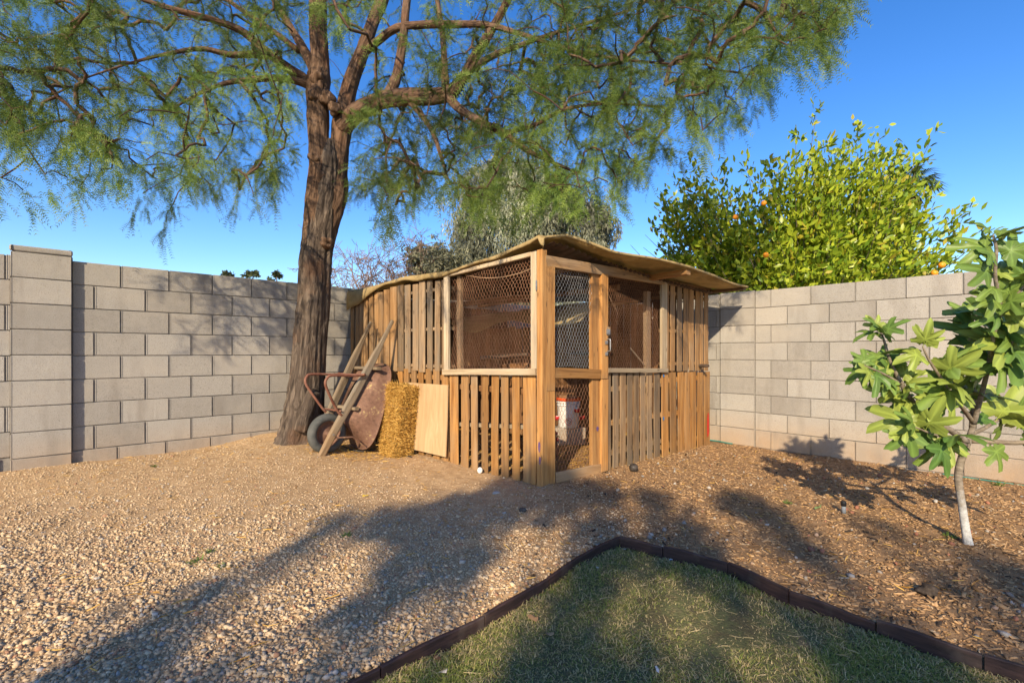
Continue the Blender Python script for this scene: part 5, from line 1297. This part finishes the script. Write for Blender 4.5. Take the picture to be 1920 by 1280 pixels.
for sd in range(10):
    V, F, vein = fig_leaf(200+sd); r = np.random.default_rng(300+sd); k = r.random(); base = np.array([.085, .165, .036])*(1-k)+np.array([.18, .255, .05])*k
    if sd in (3, 8): base = np.array([.25, .31, .06])
    t = base[None]*(1+.55*vein[:, None]) + .018*vnoise(V*5, sd)[:, None]*np.array([1, 1.1, .3]); fl_ = [list(q) if q[2] != q[3] else list(q[:3]) for q in F]
    fig_meshes.append(mesh_from('fig_leaf', V, fl_, M['figleaf'], True, tint=np.clip(t, .01, 1)))
def put_leaf(p, d, size, yaw_j=.5, tilt=None):
    d = np.asarray(d, float); d = d/np.linalg.norm(d)
    up = np.array([-.1, -.9, .55]) + rf.normal(0, .33, 3); z = up - d*(up@d); z /= np.linalg.norm(z); y = np.cross(z, d)
    o = obj('leaf', fig_meshes[int(rf.integers(10))], fig); o.rotation_euler = Matrix(np.stack([d, y, z], 1).tolist()).to_euler(); o.location = p + d*size*.42 - fo; o.scale = (size*rf.uniform(.85, 1.1), size*rf.uniform(.8, 1.12), size*rf.uniform(.5, 2.0))
def along(rows_, n, size, lo=.35):
    q = lim(rows_)[:, :3]; Q = catmull(q, 40)
    for k in range(n):
        u = rf.uniform(lo, 1.0)*38.9; i = int(u); p = Q[i]; t = Q[i+1]-Q[i]; t /= np.linalg.norm(t); a = rf.normal(size=3); a -= t*(a@t); a /= np.linalg.norm(a)
        put_leaf(p, a*.85+t*.45+np.array([0, -.12, -.12]), size*rf.uniform(.7, 1.2))
    t = Q[-1]-Q[-4]; t /= np.linalg.norm(t)
    for k in range(2): a = rf.normal(size=3)*.7; put_leaf(Q[-1], t+a, size*rf.uniform(.5, .85))
along(fl['a'], 18, .115, .38); along(fl['b'], 17, .155, .2); along(fl['c'], 7, .16, .5); along(fl['d'], 11, .115, .4); along(fl['e'], 7, .125, .2); along(fl['f'], 9, .14, .3)
along(fl['g'], 9, .17, .35); along(fl['h'], 8, .09, .2); along(fl['i'], 10, .14, .3); along(fl['j'], 12, .175, .15)
# two low leaves hanging at the fork
for (px, py, Y, s_) in ((1770, 812, FY-.12, .13), (1755, 822, FY-.16, .14), (1860, 830, FY-.08, .11), (1730, 770, FY-.12, .12)): put_leaf(at(px, py, Y), np.array([rf.normal(0, .4), -.3, -.9]), s_)

# ================================================================== TREE BEHIND THE VIEWER (its shade falls across the yard)
rs = np.random.default_rng(131); hs_ = np.array([math.sin(SUN_AZ), math.cos(SUN_AZ)]); ls_ = np.array([math.cos(SUN_AZ), -math.sin(SUN_AZ)])
D0 = -6.0; sc_ = hs_*D0 + ls_*(0.0)
shade = thing('shade_tree', 'dense round tree behind the viewpoint whose shade crosses the yard', 'tree', (sc_[0], sc_[1], 0)); so3 = np.array([sc_[0], sc_[1], 0.])
ac = Acc(); fork = so3+[0, 0, 1.5]; ac.tube(catmull([so3+[0, 0, -.1], so3+[.04, 0, .8], fork], 8)-so3, np.linspace(.15, .11, 8), n=12)
tanel = math.tan(SUN_EL)
# clump centres in (lateral, height); heights are where the sun ray over a lit-ground limit crosses the tree
sil = [(-1.85, 3.0), (-1.75, 3.9), (-1.35, 4.2), (-.8, 4.5), (-.2, 4.35), (.4, 4.4), (.9, 4.4), (1.4, 4.3), (1.75, 4.25), (2.05, 3.9), (2.25, 3.2)]
def top_at(l): return tanel/.445*np.interp(l, [q[0] for q in sil], [q[1] for q in sil])
C = []
holes = [((880, 1190), .19), ((960, 1110), .15), ((985, 1070), .13), ((500, 1150), .16), ((1240, 1140), .15), ((1440, 1065), .10), ((780, 1230), .14), ((640, 1040), .09), ((1420, 1240), .10), ((1590, 1000), .10), ((1740, 1000), .11), ((1480, 930), .10), ((1860, 1020), .13), ((1700, 1130), .11), ((1330, 960), .08)]
hl = []
for (hp_, hr) in holes:
    q = gpt(*hp_); l = q[:2]@ls_; f = q[:2]@hs_; hl.append((l, q[2]+(f-D0)*tanel, hr))
while len(C) < 460:
    l = rs.uniform(-1.75, 2.1); h = rs.uniform(1.9, top_at(l)-.16)
    if abs(l) > 1.5 and h < 2.4: continue
    if any((l-a)**2+(h-b)**2 < (r_+.12)**2 for a, b, r_ in hl): continue
    C.append((l, h, rs.normal(0, .65)))
C = np.array(C); cen = np.stack([so3[0]+ls_[0]*C[:, 0]+hs_[0]*C[:, 2], so3[1]+ls_[1]*C[:, 0]+hs_[1]*C[:, 2], C[:, 1]+C[:, 2]*(-tanel)*1.0], -1)
for c in cen[::4]: ac.tube(catmull([fork, fork+(c-fork)*.5+[0, 0, .1], c], 7)-so3, np.linspace(.03, .006, 7), n=5)
obj('trunk', ac.mesh('trunk', M['bark'], True), shade)
n = 28000; gi = rs.integers(0, len(cen), n); P = cen[gi]+rs.normal(0, .078, (n, 3)); D = rs.normal(size=(n, 3)); V, F = leaf_cards(P, D, rs.uniform(.07, .13, n), rs.uniform(.018, .032, n), rs)
kk = rs.random((n, 1)); tint = np.array([.04, .075, .015])*(1-kk)+np.array([.09, .14, .03])*kk
obj('foliage', mesh_from('foliage', (V-so3).reshape(-1, 3), F, M['citrus'], tint=np.repeat(tint, 7, 0)), shade)['kind'] = 'stuff'

# ================================================================== GROUND COVER
rg = np.random.default_rng(151)
def visible_xy(n, y0, y1, power=1.0, xr=(-1.12, 1.12)):
    """random ground spots, denser towards the viewer"""
    u = rg.random(n)**power; y = y0+(y1-y0)*u; x = rg.uniform(xr[0], xr[1], n)*y; return x, y
def behind_walls(x, y):
    a = (np.stack([x, y], -1)-WLo)@WLn; b = (np.stack([x, y], -1)-WRo)@WRn; return (a < .02) | (b < .02)
PILL = np.array([WLo+WLt*PL0, WLo+WLt*PL1, WLo+WLt*PL1+WLn*.06, WLo+WLt*PL0+WLn*.06])
COOP_POLY = np.array([C0, C0+uL*LEN_L, C0+uL*LEN_L+uR*LEN_R, C0+uR*LEN_R])
def mulch_k(x, y):
    """0 in the granite, 1 in the mulch"""
    return np.clip((x-.05*y + .25*vnoise(np.stack([x*1.3, y*1.3], -1), 6))/1.0+.25, 0, 1)
def bare_k(x, y):
    """trodden dirt in front of the coop"""
    d = np.hypot((x+.45)*.75, (y-4.05)*1.0); e = np.hypot(x+1.2, y-4.6); return np.clip(1.35-np.minimum(d, e)/.55, 0, 1)
ico_v = []; _t = (1+5**.5)/2
for a in (-1, 1):
    for b in (-_t, _t): ico_v += [(a, b, 0), (0, a, b), (b, 0, a)]
bm = bmesh.new(); bmesh.ops.create_icosphere(bm, subdivisions=1, radius=1); ICO_V = np.array([v.co[:] for v in bm.verts]); ICO_F = np.array([[v.index for v in f.verts] for f in bm.faces]); bm.free()
OCT_V = np.array([(1, 0, 0), (-1, 0, 0), (0, 1, 0), (0, -1, 0), (0, 0, 1), (0, 0, -1.)]); OCT_F = np.array([(0, 2, 4), (2, 1, 4), (1, 3, 4), (3, 0, 4), (2, 0, 5), (1, 2, 5), (3, 1, 5), (0, 3, 5)])
CUB_V = np.array([(sx, sy, sz) for sz in (-1, 1) for sx, sy in ((-1, -1), (1, -1), (1, 1), (-1, 1))])*.72; CUB_F = np.array([(3, 2, 1, 0), (4, 5, 6, 7), (0, 1, 5, 4), (1, 2, 6, 5), (2, 3, 7, 6), (3, 0, 4, 7)])
def stones(x, y, size, base_v, base_f, lift=.15):
    n = len(x); z = surf_z(x, y); k = len(base_v)
    sc = size[:, None]*rg.uniform(.55, 1.25, (n, 3))*np.array([1, 1, .75]); V = base_v[None]*(1+rg.normal(0, .15, (n, k, 1)))*sc[:, None] + rg.normal(0, .22, (n, k, 3))*size[:, None, None]*(.5 if k == 12 else 1)
    a = rg.uniform(0, 6.28, n); ca, sa = np.cos(a), np.sin(a); tl = rg.normal(0, .4, n); ct, st_ = np.cos(tl), np.sin(tl)
    X, Y, Z = V[..., 0].copy(), V[..., 1].copy(), V[..., 2].copy()
    Y, Z = Y*ct[:, None]-Z*st_[:, None], Y*st_[:, None]+Z*ct[:, None]; X, Y = X*ca[:, None]-Y*sa[:, None], X*sa[:, None]+Y*ca[:, None]
    return np.stack([X, Y, Z], -1), np.stack([x, y, z+sc[:, 2]*lift], -1)
def stone_tint(n):
    k = rg.random((n, 1)); t = np.array([.43, .29, .16])*(1-k)+np.array([.74, .56, .355])*k
    g = rg.random(n); t[g < .07] = np.array([.40, .36, .31])*rg.uniform(.8, 1.3, ((g < .07).sum(), 1)); t[g > .95] = np.array([.40, .22, .13]); return t
M['stone'] = m_tint('granite_stone', .92, 90, .6, .5)
# near, bigger stones
x, y = visible_xy(60000, 1.1, 3.3, 1.15, (-1.25, .55)); mk = mulch_k(x, y)
ok = ~in_poly(x, y, LAWN_POLY) & (poly_dist(x, y, LAWN) > .022) & (rg.random(len(x)) > mk*1.15) & ~behind_walls(x, y) & ~in_poly(x, y, COOP_POLY)
ok &= rg.random(len(x)) > (y-2.1)/1.2
x, y = x[ok], y[ok]; n = len(x); size = np.clip(rg.lognormal(-5.36, .42, n), .0025, .012)*np.clip(1.15-.10*(y-1.3), .8, 1.2)
V, P = stones(x, y, size, CUB_V, CUB_F); T = stone_tint(n); V2, _ = stones(x, y, size, ICO_V, ICO_F)
app = size/np.hypot(P[:, 0], P[:, 1]); big = np.argsort(-app*((y > 1.35) & (np.abs(x) < y*1.08)))[:290]; mask = np.ones(n, bool); mask[big] = False
k = len(CUB_V); m = mask.sum(); F = (np.arange(m)[:, None, None]*k+CUB_F[None]).reshape(-1, 4)
gr = obj('gravel', mesh_from('gravel', (V[mask]+P[mask][:, None]).reshape(-1, 3), F, M['stone'], False, tint=np.repeat(T[mask], k, 0)), g); gr['kind'] = 'stuff'
for i in big:
    o = obj('stone', mesh_from('stone', V2[i], ICO_F, M['stone'], False, tint=np.repeat(T[[i]], 12, 0)), g); o.location = P[i]
# far, smaller stones
x, y = visible_xy(68000, 2.0, 5.9, .95, (-1.25, .45)); mk = mulch_k(x, y)
ok = ~in_poly(x, y, LAWN_POLY) & (poly_dist(x, y, LAWN) > .02) & (rg.random(len(x)) > mk*1.1) & ~behind_walls(x, y) & ~in_poly(x, y, COOP_POLY) & (rg.random(len(x)) > bare_k(x, y)*.93)
x, y = x[ok], y[ok]; n = len(x); size = np.clip(rg.lognormal(-5.4, .40, n), .0025, .010)
V, P = stones(x, y, size, OCT_V, OCT_F); T = stone_tint(n); F = (np.arange(n)[:, None, None]*6+OCT_F[None]).reshape(-1, 3)
gr = obj('far_gravel', mesh_from('far_gravel', (V+P[:, None]).reshape(-1, 3), F, M['stone'], False, tint=np.repeat(T, 6, 0)), g); gr['kind'] = 'stuff'
print('stones', len(big)+m+n)

# --- wood chips
def chips(x, y, ln, wd, th, zl=.25):
    n = len(x); z = surf_z(x, y); base = np.array([(-1, -.7, -1), (1, -1, -1), (.8, .8, -1), (-1.1, 1, -1), (-.8, -.6, 1), (1.1, -.7, 1), (.9, .6, 1), (-1, .8, 1.)])
    V = base[None]*(1+rg.normal(0, .16, (n, 8, 1)))*np.stack([ln, wd, th], -1)[:, None]/2
    a = rg.uniform(0, 6.28, n); tl = rg.normal(0, .30, n); t2 = rg.normal(0, .35, n)
    X, Y, Z = V[..., 0], V[..., 1], V[..., 2]
    X, Z = X*np.cos(tl)[:, None]-Z*np.sin(tl)[:, None], X*np.sin(tl)[:, None]+Z*np.cos(tl)[:, None]
    Y, Z = Y*np.cos(t2)[:, None]-Z*np.sin(t2)[:, None], Y*np.sin(t2)[:, None]+Z*np.cos(t2)[:, None]
    X, Y = X*np.cos(a)[:, None]-Y*np.sin(a)[:, None], X*np.sin(a)[:, None]+Y*np.cos(a)[:, None]
    return np.stack([X, Y, Z], -1), np.stack([x, y, z+ln*zl*.35], -1)
CH_F = np.array([(3, 2, 1, 0), (4, 5, 6, 7), (0, 1, 5, 4), (1, 2, 6, 5), (2, 3, 7, 6), (3, 0, 4, 7)])
def chip_tint(n):
    k = rg.random((n, 1)); t = np.array([.23, .125, .055])*(1-k)+np.array([.57, .36, .18])*k; q = rg.random(n); t[q < .06] = [.05, .035, .025]; t[q > .965] = [.52, .40, .26]; return t
M['chip'] = m_tint('wood_chip', .9, 60, .4, .4)
x, y = visible_xy(44000, 1.0, 5.6, .85, (-.15, 1.35)); mk = mulch_k(x, y)
ok = ~in_poly(x, y, LAWN_POLY) & (poly_dist(x, y, LAWN) > .022) & (rg.random(len(x)) < mk*1.1) & ~behind_walls(x, y) & ~in_poly(x, y, COOP_POLY)
x, y = x[ok], y[ok]; n = len(x); ln = np.clip(rg.lognormal(-4.22, .5, n), .005, .05); V, P = chips(x, y, ln, ln*rg.uniform(.22, .5, n), rg.uniform(.002, .006, n)); T = chip_tint(n)
app = ln/np.hypot(P[:, 0], P[:, 1]); big = np.argsort(-app*((y > 1.35) & (np.abs(x) < y*1.08)))[:280]; mask = np.ones(n, bool); mask[big] = False; m = mask.sum()
o = obj('mulch', mesh_from('mulch', (V[mask]+P[mask][:, None]).reshape(-1, 3), (np.arange(m)[:, None, None]*8+CH_F[None]).reshape(-1, 4), M['chip'], tint=np.repeat(T[mask], 8, 0)), g); o['kind'] = 'stuff'
for i in big:
    o = obj('wood_chip', mesh_from('wood_chip', V[i], CH_F, M['chip'], tint=np.repeat(T[[i]], 8, 0)), g); o.location = P[i]
print('chips', n)
# a few grey, white and brick-red pebbles among the chips
x, y = visible_xy(450, 1.2, 5.0, .8, (.2, 1.2)); ok = ~in_poly(x, y, LAWN_POLY) & (poly_dist(x, y, LAWN) > .03) & ~behind_walls(x, y) & ~in_poly(x, y, COOP_POLY); x, y = x[ok], y[ok]; n = len(x)
V, P = stones(x, y, np.clip(rg.lognormal(-4.7, .4, n), .004, .022), ICO_V, ICO_F, .55); pal = np.array([(.32, .30, .28), (.42, .38, .33), (.36, .15, .09), (.30, .26, .22), (.45, .30, .20)]); T = pal[rg.integers(0, 5, n)]*rg.uniform(.8, 1.2, (n, 1))
o = obj('pebbles', mesh_from('pebbles', (V+P[:, None]).reshape(-1, 3), (np.arange(n)[:, None, None]*12+ICO_F[None]).reshape(-1, 3), M['stone'], True, tint=np.repeat(T, 12, 0)), g); o['kind'] = 'stuff'

# --- straw and dry bits: coop floor, round the bale, sprinkled over the yard
x0, y0 = [], []
for a, b in zip(rg.random(9000), rg.random(9000)): q = C0+uL*a*LEN_L*.97+uR*b*LEN_R*.97; x0.append(q[0]); y0.append(q[1])
q = face_xy('L', 2.1, .35); x0 += list(rg.normal(q[0], .28, 900)); y0 += list(rg.normal(q[1]-.05, .22, 900))
xs, ys = visible_xy(1500, 1.3, 5.3, .8, (-1.0, 1.0)); x0 += list(xs); y0 += list(ys)
x, y = np.array(x0), np.array(y0); ok = ~behind_walls(x, y) & ~in_poly(x, y, LAWN_POLY); x, y = x[ok], y[ok]; n = len(x)
D = rg.normal(size=(n, 3))*np.array([1, 1, .18]); Cc = np.stack([x, y, surf_z(x, y)+rg.uniform(.004, .014, n)], -1); V, F, T = strands(Cc, D, rg.uniform(.015, .07, n), rg.uniform(.0012, .0026, n), straw_tint, rg)
o = tag(obj('loose_straw', mesh_from('loose_straw', V, F, M['straw'], tint=T*.85)), 'loose straw on the coop floor and around the bale', 'straw', kind='stuff')

# --- grass
n = 190000; x, y = visible_xy(n, 1.02, 2.56, 1.15, (-.72, 1.1)); ok = in_poly(x, y, LAWN_POLY) & (poly_dist(x, y, LAWN) > .010)
pt = vnoise(np.stack([x*3.2, y*3.2], -1), 13)+.5*vnoise(np.stack([x*9, y*9], -1), 14); ok &= rg.random(n) < np.clip(.62+.35*pt+.6*(poly_dist(x, y, LAWN) < .10), .12, 1); x, y, pt = x[ok], y[ok], pt[ok]; n = len(x)
z = surf_z(x, y); h = rg.uniform(.006, .019, n)*(1+.35*np.clip(pt, -1, 1)) + .010*(poly_dist(x, y, LAWN) < .07)*rg.random(n)
a = rg.uniform(0, 6.28, n); ln_ = rg.uniform(.6, 2.2, n); dx, dy = np.cos(a)*h*ln_, np.sin(a)*h*ln_; w = rg.uniform(.0007, .0014, n); wx, wy = -np.sin(a)*w, np.cos(a)*w
B = np.stack([x, y, z], -1); Mi = B+np.stack([dx*.4, dy*.4, h*.7], -1); Ti = B+np.stack([dx, dy, h*rg.uniform(.5, 1.0, n)], -1); S = np.stack([wx, wy, 0*wx], -1)
V = np.stack([B-S, B+S, Mi+S*.9, Mi-S*.9, Ti+S*.15, Ti-S*.15], 1).reshape(-1, 3); i = np.arange(n)[:, None]*6; F = np.concatenate([i+np.array([[0, 1, 2, 3]]), i+np.array([[3, 2, 4, 5]])])
kk = rg.random((n, 1)); dry = (rg.random(n) < np.clip(.54-.30*pt, .14, .9)); T = np.array([.17, .22, .046])*(1-kk)+np.array([.37, .385, .09])*kk; T[dry] = (np.array([.48, .37, .17])*(1-kk)+np.array([.70, .56, .29])*kk)[dry]
tag(obj('grass', mesh_from('grass', V, F, m_leaf('grass_blade', .6, .3), tint=np.repeat(T, 6, 0))), 'patchy green and straw-coloured grass of the lawn', 'grass', kind='stuff')
print('grass', n)
# dead runners lying on the lawn
n = 1300; x, y = visible_xy(n, 1.05, 2.5, 1.0, (-.6, 1.05)); ok = in_poly(x, y, LAWN_POLY) & (poly_dist(x, y, LAWN) > .03); x, y = x[ok], y[ok]; n = len(x); D = rg.normal(size=(n, 3))*np.array([1, 1, .12])
V, F, T = strands(np.stack([x, y, surf_z(x, y)+rg.uniform(.008, .022, n)], -1), D, rg.uniform(.015, .06, n), rg.uniform(.0006, .0011, n), lambda n_, r_: np.array([.36, .28, .15])*r_.uniform(.6, 1.3, (n_, 1)), rg)
tag(obj('dead_grass', mesh_from('dead_grass', V, F, M['straw'], tint=T)), 'dry grass stems lying on the lawn', 'grass', kind='stuff')
# brown litter leaves and pale bits on the lawn
litter_m = m_tint('litter', .8); 
for kpx, (px, py, s_, c_) in enumerate([(1000, 1165, .032, (.30, .17, .08)), (1030, 1190, .03, (.32, .2, .1)), (830, 1265, .022, (.55, .48, .38)), (820, 1240, .026, (.33, .14, .06)), (1172, 1030, .014, (.62, .66, .74)), (1258, 1048, .014, (.5, .52, .58)), (1232, 1262, .016, (.55, .54, .52)), (1120, 1070, .014, (.5, .45, .38)), (1225, 890, .02, (.45, .38, .3)), (685, 931, .03, (.75, .52, .04)), (1535, 955, .05, (.24, .33, .12))]):
    q = gpt(px, py, -.045 if py > 1020 and px > 700 else None); rr = random.Random(kpx); nn = 8
    Vv = [(0, 0, s_*.2)]+[(math.cos(2*math.pi*k/nn)*s_*rr.uniform(.5, 1), math.sin(2*math.pi*k/nn)*s_*rr.uniform(.25, .55), rr.uniform(-.1, .35)*s_) for k in range(nn)]
    o = obj('litter_leaf' if kpx not in (4, 5, 6) else 'litter_scrap', mesh_from('litter_leaf', Vv, [[0, 1+k, 1+(k+1) % nn] for k in range(nn)], litter_m, True, tint=np.array(c_)), g); o.location = (q[0], q[1], float(surf_z(np.array(q[0]), np.array(q[1])))+.012); o.rotation_euler = (rr.uniform(-.2, .2), rr.uniform(-.2, .2), rr.uniform(0, 6))
# little weeds
for kpx, (px, py, s_, lab) in enumerate([(365, 1055, .035, 'low green weed in the sunlit gravel'), (390, 1040, .03, 'low green weed at the edge of the shade in the gravel'), (420, 1062, .03, 'low green weed just inside the shaded gravel'), (650, 1005, .03, 'green weed sprig in the gravel before the coop'), (1475, 945, .03, 'tiny green seedling in the mulch left of the sprinkler'), (1780, 1005, .04, 'green weed sprout beside the fig trunk'), (1870, 908, .05, 'grass tuft at the foot of the right wall'), (290, 874, .03, 'tuft of weeds in the gravel by the left wall')]):
    q = gpt(px, py); r = np.random.default_rng(400+kpx); n = 34; P = np.tile([0, 0, 0.], (n, 1))+r.normal(0, s_*.35, (n, 3))*np.array([1, 1, 0]); D = r.normal(size=(n, 3))*np.array([1, 1, .2])+np.array([0, 0, .7]); V, F = leaf_cards(P, D, r.uniform(.5, 1.2, n)*s_, r.uniform(.05, .10, n)*s_, r); k = r.random((n, 1)); T = np.array([.08, .15, .03])*(1-k)+np.array([.18, .26, .06])*k
    o = tag(obj('weed', mesh_from('weed', V.reshape(-1, 3), F, M['citrus'], tint=np.repeat(T, 7, 0))), lab, 'weed'); o.location = (q[0], q[1], float(surf_z(np.array(q[0]), np.array(q[1]))))
# repeats of one kind share a group
for o in scene.objects:
    if o.parent is None and 'category' in o:
        k = o.name.split('.')[0]
        grp = {'block_wall': 'block walls round the yard', 'block_pilaster': 'block pilasters in the walls', 'weed': 'small weeds on the ground', 'distant_treetop': 'treetops over the left wall', 'rock': 'stones lying before the coop', 'garden_hose': 'green hose ends at the right wall'}.get(k)
        if grp: o['group'] = grp
